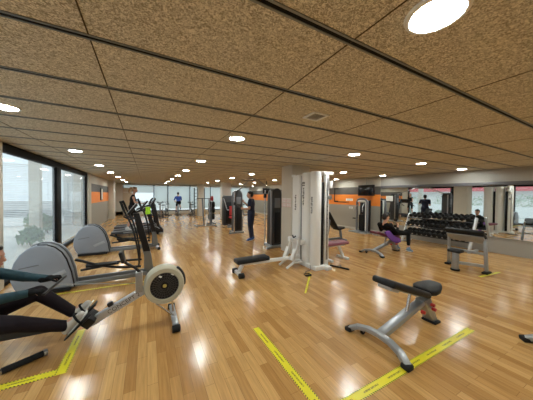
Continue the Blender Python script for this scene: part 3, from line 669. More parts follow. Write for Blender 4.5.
# ------------------------------------------------------------------ adjustable benches
def adj_bench(loc, rz, label, ang, pad, seatpad):
    t = thing('adjustable_bench', label, 'weight bench', loc, rz, 'adjustable weight benches')
    P = [(-.03, -.33, .035), (0, -.25, .085), (.02, -.13, .115), (.025, 0, .125), (.02, .13, .115), (0, .25, .085), (-.03, .33, .035)]
    mb = MB()
    P2 = [Vector(p) for p in P]
    for a, b in zip(P2, P2[1:]): mb.bar(a, b, .075, .05, .012, (0, 0, 1), .012)
    obj('base_bar', mb, M_SILVER, t)
    for s in (-1, 1):
        obj('foot_cap', MB().box((-.035, .335*s, .027), (.095, .085, .05), Matrix.Rotation(-.12*s, 3, 'X'), .016, 3), M_RUBBER, t)
        w_ = obj('transport_wheel', MB().cyl((.045, .215*s-.012, .036), (.045, .215*s+.012, .036), .034, n=18, bev=.004), M_RUBBER, t)
        obj('wheel_fork', MB().bar((.035, .215*s, .04), (.02, .215*s, .075), .05, .014, .003, (1, 0, 0)), M_STEEL, w_)
    obj('main_beam', MB().bar((.02, 0, .10), (.86, 0, .315), .10, .062, .012, (0, 0, 1)), M_SILVER, t)
    mb = MB().box((.34, 0, .206), (.15, .05, .006), Matrix.Rotation(-.267, 3, 'Y'), .002); obj('scale_plate', mb, M_BLACK, t)
    ft = obj('rear_foot', MB().prism([(.80, .34), (.94, .36), (1.02, .18), (1.12, .03), (1.02, .03), (.94, .12), (.86, .22)], 'y', -.06, .06, .012), M_SILVER, t)
    obj('foot_pad', MB().box((1.07, 0, .018), (.13, .17, .034), None, .012), M_RUBBER, ft)
    for (xx, yy, zz) in ((.90, -.075, .29), (.93, -.075, .23), (.70, -.07, .245)):
        k_ = obj('adjuster_knob', MB().cyl((xx, yy, zz), (xx, yy-.045, zz), .021, n=12, bev=.006), M_RED, t)
    c, s_ = math.cos(ang), math.sin(ang); piv = Vector((.80, 0, .395)); dirb = Vector((-c, 0, s_)); nb = Vector((s_, 0, c))
    R = Matrix((dirb, Vector((0, -1, 0)), nb)).transposed()
    bp = obj('backrest', MB().box(piv+dirb*.40+nb*.03, (.78, .27, .072), R, .028, 4), pad, t)
    obj('backrest_plate', MB().box(piv+dirb*.36-nb*.012, (.50, .10, .024), R, .006), M_SILVER, bp)
    obj('handle_cover', MB().box(piv+dirb*.66-nb*.022, (.15, .17, .04), R, .015), mat('pale grey pad backing', (.55, .56, .58), .5), bp)
    q = piv+dirb*.22-nb*.02
    obj('support_post', MB().cyl((.52, 0, .225), tuple(q), .018, n=10), M_CHROME, t)
    so = [(.0, -.10), (.06, -.14), (.15, -.14), (.27, -.10), (.32, -.07), (.335, 0), (.32, .07), (.27, .10), (.15, .14), (.06, .14), (0, .10)]
    mb = MB().prism(so, 'z', 0, .07, .02, 3).moved(Matrix.Translation((.84, 0, .405)) @ Matrix.Rotation(-.10, 4, 'Y'))
    obj('seat', mb, seatpad, t); obj('seat_bracket', MB().box((.94, 0, .375), (.18, .07, .07), None, .008), M_SILVER, t)
    return t
BN = adj_bench((2.17, 1.53, 0), 0, 'adjustable weight bench with black pads and silver frame beside yellow floor tape', math.radians(20), M_PAD, M_PAD)
B2 = adj_bench((5.47, 4.06, 0), 0, 'adjustable weight bench with burgundy pads, the woman in black sits on it', math.radians(15), M_BURG, M_BURG)
bx, by = 5.47, 4.06
person('woman in black sitting back on the bench and holding a dumbbell', (bx+.95, by, 0), dict(head=(6.00, by-.02, 1.02), face=(.9, -.25, -.15), up=(-.05, 0, 1), sl=(5.98, by+.17, .80), sr=(5.98, by-.17, .80),
    el=(6.18, by+.24, .60), er=(6.20, by-.24, .60), wl=(6.40, by+.12, .78), wr=(6.42, by-.12, .78), hl=(6.38, by+.09, .57), hr=(6.38, by-.09, .57), kl=(6.82, by+.12, .55), kr=(6.80, by-.20, .53),
    al=(6.80, by+.13, .095), ar=(6.76, by-.24, .095), tl=(6.96, by+.13, .05), tr=(6.92, by-.27, .05)), M_BLKFAB, M_BLKFAB, M_SHOEB, M_HAIRD, sleeve=1.6, legs=1.75, s=.93,
    hands=(((0, -1, 0), 1.0, -1), ((0, 1, 0), 1.0, 1)), female=True)
t = thing('towel', 'purple towel hanging over the side of the burgundy bench', 'towel', (6.0, by-.19, .47))
pr = [(-.02+.006*math.sin(q*1.7), -.13+.065*q) for q in range(7)]
mb = MB().prism([(-.30, .14), (-.12, .17), (.10, .02), (.40, -.08), (.42, -.16), (.20, -.17), (.0, -.10), (-.16, .02)], 'y', -.030, -.012, .004); obj('cloth', mb, M_PURPLE, t)
obj('fold', MB().tube([(-.28, -.01, .16), (-.11, -.01, .175), (.10, -.01, .03), (.40, -.01, -.08)], .022, 8, 4), M_PURPLE, t)

# ------------------------------------------------------------------ white cable station with low row bench
t = thing('cable_station', 'tall white shrouded cable station with black low row bench beside the pillar', 'cable machine', (3.4, 4.3, 0))
def shroud(name, x0, x1, y0, y1, z0, z1, r, axis='z'):
    n = 6; o = []
    for (cx, cy, a0) in ((x1-r, y1-r, 0), (x0+r, y1-r, 90), (x0+r, y0+r, 180), (x1-r, y0+r, 270)):
        for i in range(n+1): a = math.radians(a0+90*i/n); o.append((cx+r*math.cos(a), cy+r*math.sin(a)))
    return wp(name, MB().prism(o, 'z', z0, z1, .012), M_WHITE, t)
sA = shroud('stack_shroud', 3.20, 3.54, 4.34, 4.66, .10, 2.10, .05)
sB = shroud('stack_shroud', 3.16, 3.54, 3.98, 4.26, .08, 2.13, .10)
sC = shroud('stack_shroud', 3.16, 3.37, 3.72, 3.95, .08, 2.14, .09)
wp('upright', MB().box((3.30, 4.69, 1.05), (.10, .05, 2.1), None, .012), M_WHITE, t)
wp('weight_stack', MB().box((3.36, 4.30, .98), (.22, .075, 1.86), None, .004), M_BLACK, t)
wp('weight_stack', MB().box((3.42, 3.85, .98), (.11, .16, 1.86), None, .004), M_BLACK, t)
gr = MB()
for q in ((3.22, 4.30), (3.435, 3.75)): gr.cyl((q[0], q[1], .1), (q[0], q[1], 2.08), .012, n=8)
wp('guide_rod', gr, M_CHROME, t)
up = wp('sliding_upright', MB().box((3.51, 3.78, 1.06), (.11, .08, 2.10), None, .012), M_WHITE, t)
wp('height_strip', MB().box((3.51, 3.738, 1.1), (.05, .006, 1.8), None, .002), M_STEEL, t, up)
mb = MB()
for q in range(18): mb.cyl((3.51, 3.736, .3+q*.09), (3.51, 3.732, .3+q*.09), .009, n=8)
wp('adjustment_holes', mb, M_BLACK, t, up)
wp('pulley_carriage', MB().box((3.58, 3.74, 1.86), (.07, .10, .16), None, .012).cyl((3.61, 3.76, 1.90), (3.61, 3.72, 1.90), .045, n=16, bev=.006), M_WHITE, t, up)
wp('pulley_carriage', MB().box((3.57, 3.74, 1.58), (.06, .09, .09), None, .012).cyl((3.60, 3.76, 1.56), (3.60, 3.72, 1.56), .035, n=16, bev=.006), M_STEEL, t, up)
wp('top_beam', MB().box((3.42, 4.2, 2.10), (.12, 1.0, .07), None, .012).box((3.50, 3.78, 2.11), (.34, .10, .07), None, .012), M_WHITE, t)
wp('top_bolt', MB().cyl((3.24, 4.66, 2.07), (3.24, 4.66, 2.13), .05, n=14, bev=.008), M_WHITE, t)
wp('base_frame', MB().box((3.34, 4.2, .045), (.36, 1.02, .09), None, .012).box((3.47, 3.70, .04), (.14, .18, .08), None, .012), M_WHITE, t)
for (sx, xx, yc, zc, hh) in ((sA, 3.197, 4.50, 1.45, .34), (sB, 3.157, 4.14, 1.60, .40), (sC, 3.157, 3.84, 1.42, .36)):
    mb = MB(); rr = random.Random(int(zc*100)); z = zc-hh/2
    while z < zc+hh/2:
        h_ = rr.uniform(.018, .04); mb.box((xx, yc+rr.uniform(-.008, .008), z), (.004, rr.uniform(.03, .055), h_*.8)); z += h_+.008
    wp('vertical_lettering', mb, M_PRINT, t, sx, 0)
for zz in (1.93, 1.90, 1.86): wp('warning_sticker', MB().box((3.158, 4.14, zz-.02), (.003, .09, .02)), M_PRINT, t, sB)
wp('guard_box', MB().box((3.10, 4.32, .55), (.12, .56, .11), None, .02), M_WHITE, t)
fpz = wp('foot_frame', MB().tube([(3.1, 4.08, .10), (2.86, 4.08, .12), (2.95, 4.08, .40), (2.98, 4.08, .62)], .028, 10).tube([(3.1, 4.38, .10), (2.86, 4.38, .12), (2.95, 4.38, .40), (2.98, 4.38, .62)], .028, 10)
   .cyl((2.98, 4.06, .62), (2.98, 4.40, .62), .028, n=10).tube([(2.86, 4.08, .12), (2.68, 4.08, .02)], .026, 8).tube([(2.86, 4.38, .12), (2.68, 4.38, .02)], .026, 8), M_WHITE, t)
for yy in (4.09, 4.37): wp('foot_plate', MB().bar((2.80, yy, .18), (2.90, yy, .42), .11, .02, .008, (1, 0, 0)), M_WHITE, t, fpz)
wp('cable_handle', MB().tube([(2.94, 4.12, .70), (2.93, 4.18, .66), (2.94, 4.24, .70)], .016, 8, 3), M_BLACK, t)
wp('row_beam', MB().bar((3.1, 4.18, .205), (1.66, 4.18, .228), .075, .065, .01), M_WHITE, t)
wp('seat_post', MB().bar((1.72, 4.18, .27), (1.60, 4.18, .05), .065, .065, .01, (1, 0, 0)).bar((1.60, 4.02, .05), (1.60, 4.34, .05), .06, .06, .01), M_WHITE, t)
for yy in (4.0, 4.36): wp('rubber_foot', MB().cyl((1.55, yy, .052), (1.65, yy, .052), .052, n=16, bev=.008), M_RUBBER, t)
wp('row_seat', MB().box((1.90, 4.18, .295), (.72, .26, .085), Matrix.Rotation(-.02, 3, 'Y'), .03, 4), M_PAD, t)
t = thing('pull_strap', 'black strap handle with cable lying on the floor by the white cable station', 'handle', (2.84, 3.54, 0))
obj('grip', MB().cyl((-.06, .0, .02), (.06, -.03, .02), .017, n=12, bev=.004), M_RUBBER, t)
obj('strap', MB().tube([(-.06, 0, .02), (-.02, .1, .012), (.05, .13, .012), (.10, .05, .012), (.06, -.03, .02)], .009, 6, 4), M_BLKFAB, t)
obj('loose_cable', MB().tube([(.05, .13, .012), (.12, .22, .01), (.22, .20, .03), (.28, .28, .10)], .006, 6, 4), M_BLACK, t)
t = thing('pull_bar', 'short black pull bar lying on the floor past the white cable station', 'bar', (3.80, 3.62, 0))
obj('grip_bar', MB().tube([(-.10, .20, .02), (-.04, .08, .02), (.03, -.08, .02), (.06, -.2, .02)], .019, 10, 3), M_RUBBER, t)
obj('ring', MB().tube([(.0+.03*math.cos(a), .0, .045+.025*math.sin(a)) for a in [x*PI/6 for x in range(13)]], .006, 6), M_STEEL, t)
t = thing('flat_bench', 'small burgundy padded bench on white frame behind the white cable station', 'weight bench', (4.22, 4.18, 0))
PADB = mat('faded burgundy vinyl', (.25, .085, .12), .5)
obj('seat', MB().box((-.02, 0, .42), (.72, .28, .075), None, .028, 4), PADB, t)
obj('frame', MB().bar((-.34, 0, .36), (.30, 0, .36), .06, .06, .01).bar((.10, 0, .35), (.26, 0, .05), .06, .06, .01, (1, 0, 0)).bar((-.28, 0, .35), (-.28, 0, .04), .06, .06, .01, (1, 0, 0)), M_WHITE, t)
for x_ in (.26, -.28): obj('foot', MB().bar((x_, -.19, .03), (x_, .19, .03), .07, .06, .012), M_WHITE, t)

# ------------------------------------------------------------------ cable crossover and the standing man
t = thing('cable_crossover', 'dark cable crossover with two towers joined overhead, the standing man between them', 'cable machine', (3.4, 7.7, 0))
for yy, fy, tx, hd in ((9.15, -1, 3.42, .2), (6.15, 1, 3.56, .18)):
    o = [(-.17, .06), (-.17, 1.60), (-.14, 1.74), (-.07, 1.82), (0, 1.84), (.07, 1.82), (.14, 1.74), (.17, 1.60), (.17, .06)]
    sh = wp('tower_shroud', MB().prism([(tx+a, b) for a, b in o], 'y', yy-hd, yy+hd, .03, 3), M_DARK, t)
    for q in (-1, 1): wp('weight_plates', MB().box((tx, yy+q*(hd+.008), .62), (.20, .02, .95), None, .004), M_BLACK, t, sh)
    wp('window_slot', MB().box((tx, yy-hd-.004, 1.38), (.20, .012, .30), None, .004), M_GREYDK, t, sh)
    for q in (-1, 1): wp('tower_upright', MB().bar((tx+.185*q, yy-hd+.06, .05), (tx+.185*q, yy-hd+.06, 1.75), .05, .05, .01, (1, 0, 0)), M_STEEL, t)
    wp('base', MB().box((tx, yy, .04), (.50, .50, .08), None, .02).bar((tx-.42, yy-.30, .035), (tx-.1, yy-.15, .035), .07, .06, .012), M_SILVER, t)
    wp('guide_rail', MB().cyl((tx-.20, yy+fy*.26, .06), (tx-.20, yy+fy*.26, 1.78), .022, n=10), M_CHROME, t)
    wp('pulley', MB().box((tx-.20, yy+fy*.27, 1.25 if yy > 7 else 1.6), (.08, .1, .14), None, .015), M_BLACK, t)
wp('overhead_beam', MB().tube([(3.42, 8.98, 1.80), (3.4, 7.85, 2.16), (3.4, 7.15, 2.16), (3.54, 6.3, 1.80)], .024, 10), M_STEEL, t)
for yy in (7.85, 7.15): wp('chin_up_bar', MB().tube([(3.1, yy, 2.20), (3.4, yy, 2.16), (3.75, yy, 2.20)], .02, 8), M_STEEL, t)
wp('cable', MB().cyl((3.22, 8.80, 1.25), (2.955, 7.49, 1.15), .006, n=6), M_BLACK, t)
wp('cable_grip', MB().cyl((2.945, 7.468, 1.08), (2.955, 7.468, 1.22), .015, n=10), M_RUBBER, t)
# he faces the far tower, left arm forward
mx_, my_ = 3.30, 7.36
F_ = Vector((-.80, .60, 0)); S_ = Vector((-.60, -.80, 0)); mp = Vector((mx_, my_, 0))
def mj(f, s, z): return mp+F_*f+S_*s+Vector((0, 0, z))
person('man with short dark hair in navy t-shirt and trousers standing at the cable towers', (mx_, my_, 0), dict(head=mj(.05, 0, 1.63), face=(-.86, .45, -.05), sl=mj(.0, .21, 1.42), sr=mj(0, -.21, 1.42), el=mj(.02, .25, 1.14), er=mj(.16, -.26, 1.20),
    wl=mj(.26, .16, 1.14), wr=mj(.30, -.10, 1.36), hl=mj(0, .09, .95), hr=mj(0, -.09, .95), kl=mj(.02, .10, .51), kr=mj(.03, -.10, .51), al=mj(-.03, .10, .095), ar=mj(-.02, -.11, .095), tl=mj(.14, .12, .045), tr=mj(.15, -.14, .045)),
    M_NAVY, M_NAVY, M_SHOENAVY, M_HAIRD, sleeve=.6, legs=1.9, s=1.08, bulk=1.15, hands=(((.8, .2, 0), .9, -1), ((.2, -.8, 0), 1.0, 1)))

# ------------------------------------------------------------------ machines deeper in the hall
t = thing('chest_press', 'dark chest press machine with red seat below the pale grey pillar', 'weight machine', (3.75, 11.25, 0))
obj('stack_tower', MB().prism([(-.26, .05), (-.26, 1.5), (-.2, 1.58), (.2, 1.58), (.26, 1.5), (.26, .05)], 'y', .0, .35, .03), M_DARK, t)
obj('stack_tower_plates', MB().box((0, -.005, .7), (.3, .02, 1.1), None, .004), M_BLACK, t)
obj('seat', MB().box((.10, -.45, .48), (.38, .36, .08), None, .03, 3), M_RED, t); obj('backrest', MB().box((.12, -.22, .80), (.30, .09, .50), Matrix.Rotation(-.15, 3, 'X'), .03, 3), M_RED, t)
obj('frame', MB().bar((0, -.75, .05), (0, .3, .05), .08, .07, .012).bar((.08, -.45, .06), (.08, -.45, .44), .07, .07, .01, (1, 0, 0)).bar((-.3, -.72, .05), (.4, -.72, .05), .07, .07, .012), M_SILVER, t)
for s in (-1, 1): obj('press_arm', MB().tube([(.30*s+.05, .1, 1.45), (.36*s+.05, -.35, 1.25), (.34*s+.05, -.62, .90), (.24*s+.05, -.64, .88)], .025, 8, 4), M_SILVER, t)
t = thing('barbell_stand', 'grey barbell stand with leaning uprights and loaded bar behind the crossover', 'rack', (2.65, 11.7, 0))
for s in (-1, 1): obj('upright', MB().bar((.0+.17*s+.1, 0, .04), (.05+.17*s, .15, 1.42), .08, .07, .012, (1, 0, 0)), M_GREYDK, t)
obj('base', MB().bar((-.50, .0, .03), (.50, .0, .03), .08, .06, .012).bar((-.46, -.4, .03), (-.46, .4, .03), .07, .06, .01).bar((.46, -.4, .03), (.46, .4, .03), .07, .06, .01), M_SILVER, t)
obj('barbell', MB().cyl((-.42, .12, 1.42), (.45, .12, 1.42), .02, n=10), M_DARK, t)
for i, xx in enumerate((.40, .33)): obj('weight_plate', MB().cyl((xx-.02, .12, 1.42), (xx+.02, .12, 1.42), .14-.02*i, n=20, bev=.006), M_RED, t)
t = thing('plate_tree', 'black weight plate tree standing between barbell stand and chest press', 'weight rack', (3.15, 12.4, 0))
obj('post', MB().bar((0, 0, .03), (0, 0, 1.25), .07, .07, .01, (1, 0, 0)).bar((-.25, 0, .03), (.25, 0, .03), .07, .06, .01).bar((0, -.25, .03), (0, .25, .03), .07, .06, .01), M_GREYDK, t)
for z_ in (.42, .78, 1.08):
    for s in (-1, 1): obj('weight_plate', MB().cyl((.05*s, 0, z_), (.15*s, 0, z_), .17, n=20, bev=.01), M_RUBBER, t)
def bike(loc, rz, label):
    t = thing('spin_bike', label, 'exercise bike', loc, rz, 'spin bikes in front of the far glazing')
    obj('flywheel', MB().cyl((.36, -.03, .33), (.36, .03, .33), .23, n=28, bev=.01), M_STEEL, t)
    obj('frame', MB().tube([(.55, 0, .05), (.40, 0, .55), (-.22, 0, .45), (-.5, 0, .05)], .032, 8).tube([(.42, 0, .40), (.0, 0, .30), (-.22, 0, .45)], .03, 8), M_DARK, t)
    obj('base_bar', MB().cyl((.55, -.25, .04), (.55, .25, .04), .035, n=12), M_DARK, t); obj('base_bar', MB().cyl((-.5, -.25, .04), (-.5, .25, .04), .035, n=12), M_DARK, t)
    obj('seat_post', MB().cyl((-.20, 0, .42), (-.28, 0, .86), .022, n=10), M_STEEL, t)
    obj('saddle', MB().prism([(-.42, -.09), (-.32, -.11), (-.2, -.04), (-.08, -.02), (-.08, .02), (-.2, .04), (-.32, .11), (-.42, .09)], 'z', .86, .92, .015), M_BLACK, t)
    obj('handlebar_post', MB().cyl((.38, 0, .52), (.34, 0, .98), .024, n=10), M_STEEL, t)
    obj('handlebar', MB().tube([(.56, -.14, 1.08), (.40, -.2, 1.02), (.34, 0, 1.0), (.40, .2, 1.02), (.56, .14, 1.08)], .018, 8, 4), M_BLACK, t)
    obj('crank', MB().cyl((.0, -.10, .30), (0, .10, .30), .05, n=14).bar((0, .11, .30), (.10, .11, .17), .02, .02, .004).bar((0, -.11, .30), (-.10, -.11, .43), .02, .02, .004), M_STEEL, t)
    obj('pedal', MB().box((.10, .16, .17), (.10, .08, .025), None, .006), M_BLACK, t); obj('pedal', MB().box((-.10, -.16, .43), (.10, .08, .025), None, .006), M_BLACK, t)
    return t
K1 = bike((2.15, 18.75, 0), PI/2, 'dark spin bike ridden by the cyclist in blue')
SPL = 'dark riderless spin bike in the cluster by the far glazing'
for p_, rz_, lb in [((3.0, 17.9, 0), PI/2, 'dark riderless spin bike right beside the cyclist in blue'), ((1.35, 19.0, 0), PI/2+.15, SPL), ((.85, 18.7, 0), PI/2-.1, SPL), ((.35, 19.3, 0), PI/2, SPL), ((.9, 17.1, 0), PI/2+.2, SPL),
                    ((7.6, 16.8, 0), PI/2, 'dark spin bike seen beyond the standing man, nearer the mirror wall'), ((6.9, 17.3, 0), PI/2, 'dark spin bike seen beyond the standing man, farther from the mirror wall')]:
    place(copy_tree(K1), p_, rz_, lb)
cx_, cy_ = 2.15, 18.75
person('cyclist in blue top and black shorts seen from behind on a spin bike', (cx_, cy_, 0), dict(head=(cx_, cy_+.16, 1.68), face=(0, 1, -.25), up=(0, .15, 1), sl=(cx_-.19, cy_+.08, 1.42), sr=(cx_+.19, cy_+.08, 1.42), el=(cx_-.26, cy_+.24, 1.20), er=(cx_+.26, cy_+.24, 1.20),
    wl=(cx_-.19, cy_+.38, 1.10), wr=(cx_+.19, cy_+.38, 1.10), hl=(cx_-.09, cy_-.25, 1.0), hr=(cx_+.09, cy_-.25, 1.0), kl=(cx_-.12, cy_+.12, .72), kr=(cx_+.12, cy_+.14, .86), al=(cx_-.16, cy_+.04, .29), ar=(cx_+.16, cy_-.12, .54), tl=(cx_-.16, cy_+.18, .24), tr=(cx_+.16, cy_+.02, .49)),
    M_BLUE, M_BLKFAB, M_SHOENAVY, M_HAIRD, sleeve=1.2, legs=.8, hands=(((0, 0, -1), .9, 1), ((0, 0, -1), .9, -1)))
t = thing('wall_bars', 'black climbing frame of bars against the far glazing', 'wall bars', (3.95, 19.7, 0))
for s in (-1, 1): obj('upright', MB().box((.42*s, 0, 1.1), (.07, .09, 2.2), None, .008), M_BLACK, t)
for i in range(7): obj('rung', MB().cyl((-.42, 0, .35+.28*i), (.42, 0, .35+.28*i), .02, n=10), M_BLACK, t)
obj('foot', MB().box((-.42, -.2, .025), (.09, .6, .05), None, .01).box((.42, -.2, .025), (.09, .6, .05), None, .01), M_BLACK, t)
t = tag(obj('plyo_box', MB().box((0, 0, .24), (.75, .45, .48), None, .006), M_WOODBOX), 'pale plywood jump box standing in front of the black wall bars', 'box'); t.location = (3.8, 18.6, 0)
obj('hand_slot', MB().box((0, -.226, .36), (.12, .006, .035), None, .002), M_PRINT, t)
t = thing('hanging_monitor', 'small dark monitor hanging from the ceiling beyond the crossover', 'monitor', (6.1, 11.5, 1.88))
obj('casing', MB().box((0, 0, 0), (.46, .09, .32), None, .015), M_BLACK, t); obj('screen', MB().box((0, -.046, 0), (.42, .004, .28), None, .001), M_SCREEN, t); obj('hanger', MB().cyl((0, 0, .16), (0, 0, HC-1.88), .018, n=10), M_DARK, t)

# ------------------------------------------------------------------ mirror wall side
t = thing('television', 'black flat television hanging on the grey and orange wall', 'television', (XR-.22, 6.86, 1.885))
c = obj('casing', MB().box((0, 0, 0), (.06, .84, .49), None, .01), M_BLACK, t); obj('screen', MB().box((-.031, 0, .01), (.003, .79, .43), None, .001), M_SCREEN, t)
obj('ceiling_rod', MB().cyl((.03, 0, .2), (.03, 0, HC-1.885), .016, n=10), M_STEEL, t); obj('wall_bracket', MB().box((.125, 0, 0), (.19, .12, .12), None, .01), M_DARK, t)
t = thing('functional_trainer', 'black and white cable column machine under the television', 'cable machine', (8.45, 6.74, 0))
o = [(-.27, .10), (-.27, 1.36), (-.20, 1.46), (-.08, 1.50), (.12, 1.50), (.22, 1.46), (.27, 1.36), (.27, .10)]
obj('arch_frame', MB().tube([(-.1, a, b) for a, b in o], .045, 10), M_GREYDK, t)
obj('back_panel', MB().box((.12, 0, .76), (.10, .50, 1.36), None, .02), M_BLACK, t)
obj('weight_stack', MB().box((0, .05, .45), (.16, .26, .70), None, .004), M_RUBBER, t)
obj('white_column', MB().box((-.05, -.20, .76), (.12, .085, 1.28), None, .02), M_WHITE, t)
obj('white_hood', MB().box((-.06, 0, 1.40), (.14, .50, .10), None, .04, 3), M_WHITE, t)
for s in (-1, 1): obj('cable_arm', MB().tube([(-.10, .12*s, 1.30), (-.28, .18*s, 1.15), (-.34, .22*s, .95)], .022, 8, 4), M_STEEL, t)
obj('side_handle', MB().tube([(-.1, .27, .62), (-.16, .44, .62)], .022, 8), M_BLACK, t)
obj('base', MB().box((0, .1, .03), (.60, .92, .06), None, .02), M_SILVER, t)
t = thing('wall_bar', 'black L-shaped tube bar fixed to the orange and grey wall', 'bar', (XR, 8.4, 1.3))
obj('tube', MB().tube([(-.25, .36, .75), (-.25, .36, .02), (-.25, -.42, .02)], .024, 10), M_BLACK, t)
for (y_, z_) in ((.36, .7), (.36, .05), (-.38, .02)): obj('standoff', MB().cyl((-.25, y_, z_), (-.012, y_, z_), .018, n=8), M_BLACK, t)
for i, (y0, y1, z0, z1) in enumerate([(7.78, 8.20, 1.39, 1.50), (7.78, 8.00, 1.0, 1.10)]):
    t = tag(obj('notice', MB().box((XR-.0145, (y0+y1)/2, (z0+z1)/2), (.003, y1-y0, z1-z0), None, .0005), M_PAPER, None, 0), ['white notice on the orange band beside the television', 'small white notice on the beige wall below the orange band'][i], 'sign')
    mb = MB()
    for q in range(3): mb.box((XR-.0165, (y0+y1)/2, z0+(z1-z0)*(q+.7)/3.4), (.001, (y1-y0)*.75, .010))
    obj('printing', mb, M_PRINT, t, 0)
t = tag(obj('notice', MB().box((XR-.0155, 5.88, 1.535), (.003, .30, .21), None, .0005), M_PAPER, None, 0), 'white paper notice stuck on the mirror by its end', 'sign')
mb = MB()
for q in range(5): mb.box((XR-.0175, 5.88, 1.46+q*.035), (.001, .22, .006))
obj('printing', mb, M_GREYDK, t, 0)
for i, z0 in enumerate((1.415, 1.285)):
    t = tag(obj('notice', MB().box((3.497, 5.375, z0+.06), (.004, .47, .118), None, .0005), M_PAPER, None, 0), ['white notice with red lettering on the beige pillar, upper one', 'white notice with red border on the beige pillar, lower one'][i], 'sign')
    mb = MB(); rr = random.Random(i+3)
    if i == 1:
        for zz in (.006, .112): mb.box((3.4945, 5.375, z0+zz), (.001, .46, .006))
    for yy in (5.145, 5.605, 5.375): mb.box((3.4945, yy, z0+.06), (.001, .006, .11))
    for r_ in range(3):
        y_ = 5.58
        while y_ > 5.18:
            l_ = rr.uniform(.02, .05); mb.box((3.4945, y_-l_/2, z0+.03+r_*.030), (.001, l_, .008)); y_ -= l_+.02
    obj('printing', mb, M_REDPRINT, t, 0)
t = tag(obj('framed_poster', MB().box((XL+.02, 14.65, 1.59), (.03, .62, .62), None, .004), M_BLACK, None), 'black framed poster hanging on the grey and orange left wall', 'poster')
obj('print_sheet', MB().box((XL+.037, 14.65, 1.59), (.004, .46, .56), None, .001), M_PAPER, t, 0)
# dumbbell rack along the mirror
t = thing('dumbbell_rack', 'three tier dumbbell rack with pale slanted end frames in front of the mirror', 'rack', (8.45, 3.9, 0))
TIERS = [(-.14, .37), (0, .66), (.13, .93)]
for s in (-1, 1):
    obj('end_frame', MB().bar((-.25, .96*s, .05), (.19, .96*s, 1.00), .06, .09, .012, (1, 0, 0)).bar((-.30, .96*s, .03), (.28, .96*s, .03), .07, .06, .012), mat('pale rack paint', (.60, .62, .64), .4, .2), t)
for i, (x_, z_) in enumerate(TIERS):
    for q in (-.09, .09): obj('shelf_rail', MB().bar((x_+q, -.94, z_-.045+q*.3), (x_+q, .94, z_-.045+q*.3), .05, .035, .006), M_DARK, t)
proto = None; names = ['bottom', 'middle', 'top']
for i, (x_, z_) in enumerate(TIERS):
    for k_ in range(12):
        y_ = 3.9-.825+k_*.15
        if proto is None:
            proto = thing('dumbbell', '', 'dumbbell', (0, 0, 0))
            obj('grip', MB().cyl((-.07, 0, 0), (.07, 0, 0), .016, n=10), M_CHROME, proto)
            for s in (-1, 1): obj('weight_head', MB().cyl((.065*s, 0, 0), (.165*s, 0, 0), .062, n=14, bev=.012), M_RUBBER, proto)
            o = proto
        else: o = copy_tree(proto)
        r_ = (1.06, 1.0, .9)[i]; o.scale = (r_, r_, r_); o.rotation_euler = (0, -.28, 0)
        place(o, (8.45+x_, y_, z_+.048), None, 'black round dumbbell lying on the %s tier of the mirror rack' % names[i], 'dumbbells on the mirror rack')
t = thing('dumbbell', 'black dumbbell held upright in the seated woman\'s hands', 'dumbbell', (6.49, 4.06, .83), 0)
obj('grip', MB().cyl((0, 0, -.06), (0, 0, .06), .014, n=10), M_CHROME, t)
for s in (-1, 1): obj('weight_head', MB().cyl((0, 0, .055*s), (0, 0, .13*s), .05, n=14, bev=.01), M_RUBBER, t)
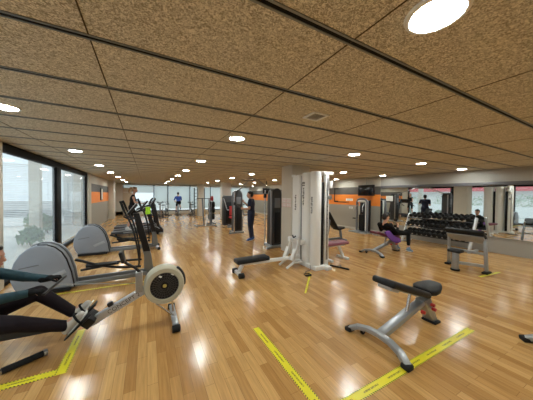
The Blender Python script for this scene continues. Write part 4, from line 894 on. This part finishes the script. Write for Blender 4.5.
# preacher curl bench
t = thing('preacher_bench', 'grey preacher curl bench with wide black slanted pad before the dumbbell rack', 'weight bench', (6.27, 2.33, 0))
pr_ = Matrix.Rotation(-.62, 3, 'Y')
pp = obj('arm_pad', MB().box((.0, 0, .80), (.28, .70, .075), Matrix.Rotation(.75, 3, 'Y'), .026, 4), M_PAD, t)
obj('pad_plate', MB().box((.035, 0, .70), (.22, .66, .03), Matrix.Rotation(.75, 3, 'Y'), .006), M_SILVER, pp)
for s in (-1, 1):
    obj('leg', MB().bar((.06, .32*s, .76), (.12+.06*s, .36*s, .05), .055, .06, .01, (1, 0, 0)), M_SILVER, t)
    obj('foot', MB().box((.12+.06*s, .36*s, .022), (.22, .10, .044), None, .012), M_RUBBER, t)
    obj('bar_holder', MB().bar((.14, .30*s, .70), (.17, .30*s, .80), .04, .04, .01, (1, 0, 0)), M_SILVER, t)
obj('cross_beam', MB().bar((-.22, .04, .17), (.10, -.34, .14), .06, .06, .01).bar((.08, .35, .40), (.08, -.35, .40), .05, .05, .01), M_SILVER, t)
obj('seat_post', MB().cyl((-.26, .06, .03), (-.26, .06, .40), .065, n=20, bev=.006), M_SILVER, t)
obj('seat', MB().box((-.26, .06, .43), (.22, .24, .065), None, .028, 4), M_PAD, t)
obj('post_foot', MB().cyl((-.26, .06, 0), (-.26, .06, .035), .085, n=20, bev=.006), M_RUBBER, t)
# fixed incline bench beyond the burgundy bench
t = thing('incline_bench', 'dark incline bench with steep black backrest near the orange wall', 'weight bench', (5.97, 6.0, 0))
obj('backrest', MB().bar((.05, 0, .46), (-.36, 0, 1.04), .28, .08, .02, (0, 0, 1)), M_PAD, t)
obj('seat', MB().box((.24, 0, .44), (.34, .30, .08), Matrix.Rotation(-.12, 3, 'Y'), .03, 3), M_PAD, t)
obj('frame', MB().bar((.30, 0, .40), (.36, 0, .05), .07, .07, .01, (1, 0, 0)).bar((-.22, 0, .78), (-.34, 0, .05), .06, .07, .01, (1, 0, 0)).bar((-.34, 0, .07), (.36, 0, .07), .07, .07, .01), M_GREYDK, t)
for x_ in (-.34, .36): obj('foot', MB().bar((x_, -.26, .03), (x_, .26, .03), .07, .06, .012), M_GREYDK, t)
B3 = copy_tree(BN); place(B3, (3.95, .55, 0), math.radians(222), 'weight bench at the picture edge, only its black foot cap and silver tube showing')
# bar on the floor
t = thing('exercise_bar', 'black sleeved exercise bar with silver shaft on the floor beside the yellow tape', 'bar', (-1.0, 2.88, 0))
dv = Vector((-.865, -.5, 0)).normalized(); p0 = Vector((.10, .06, .03))
obj('sleeve', MB().cyl(p0, p0+dv*.27, .028, n=16, bev=.004), M_RUBBER, t)
obj('end_cap', MB().cyl(p0-dv*.03, p0, .030, n=16, bev=.005), M_STEEL, t)
obj('shaft', MB().cyl(p0+dv*.27, p0+dv*1.0, .022, n=14), M_CHROME, t)
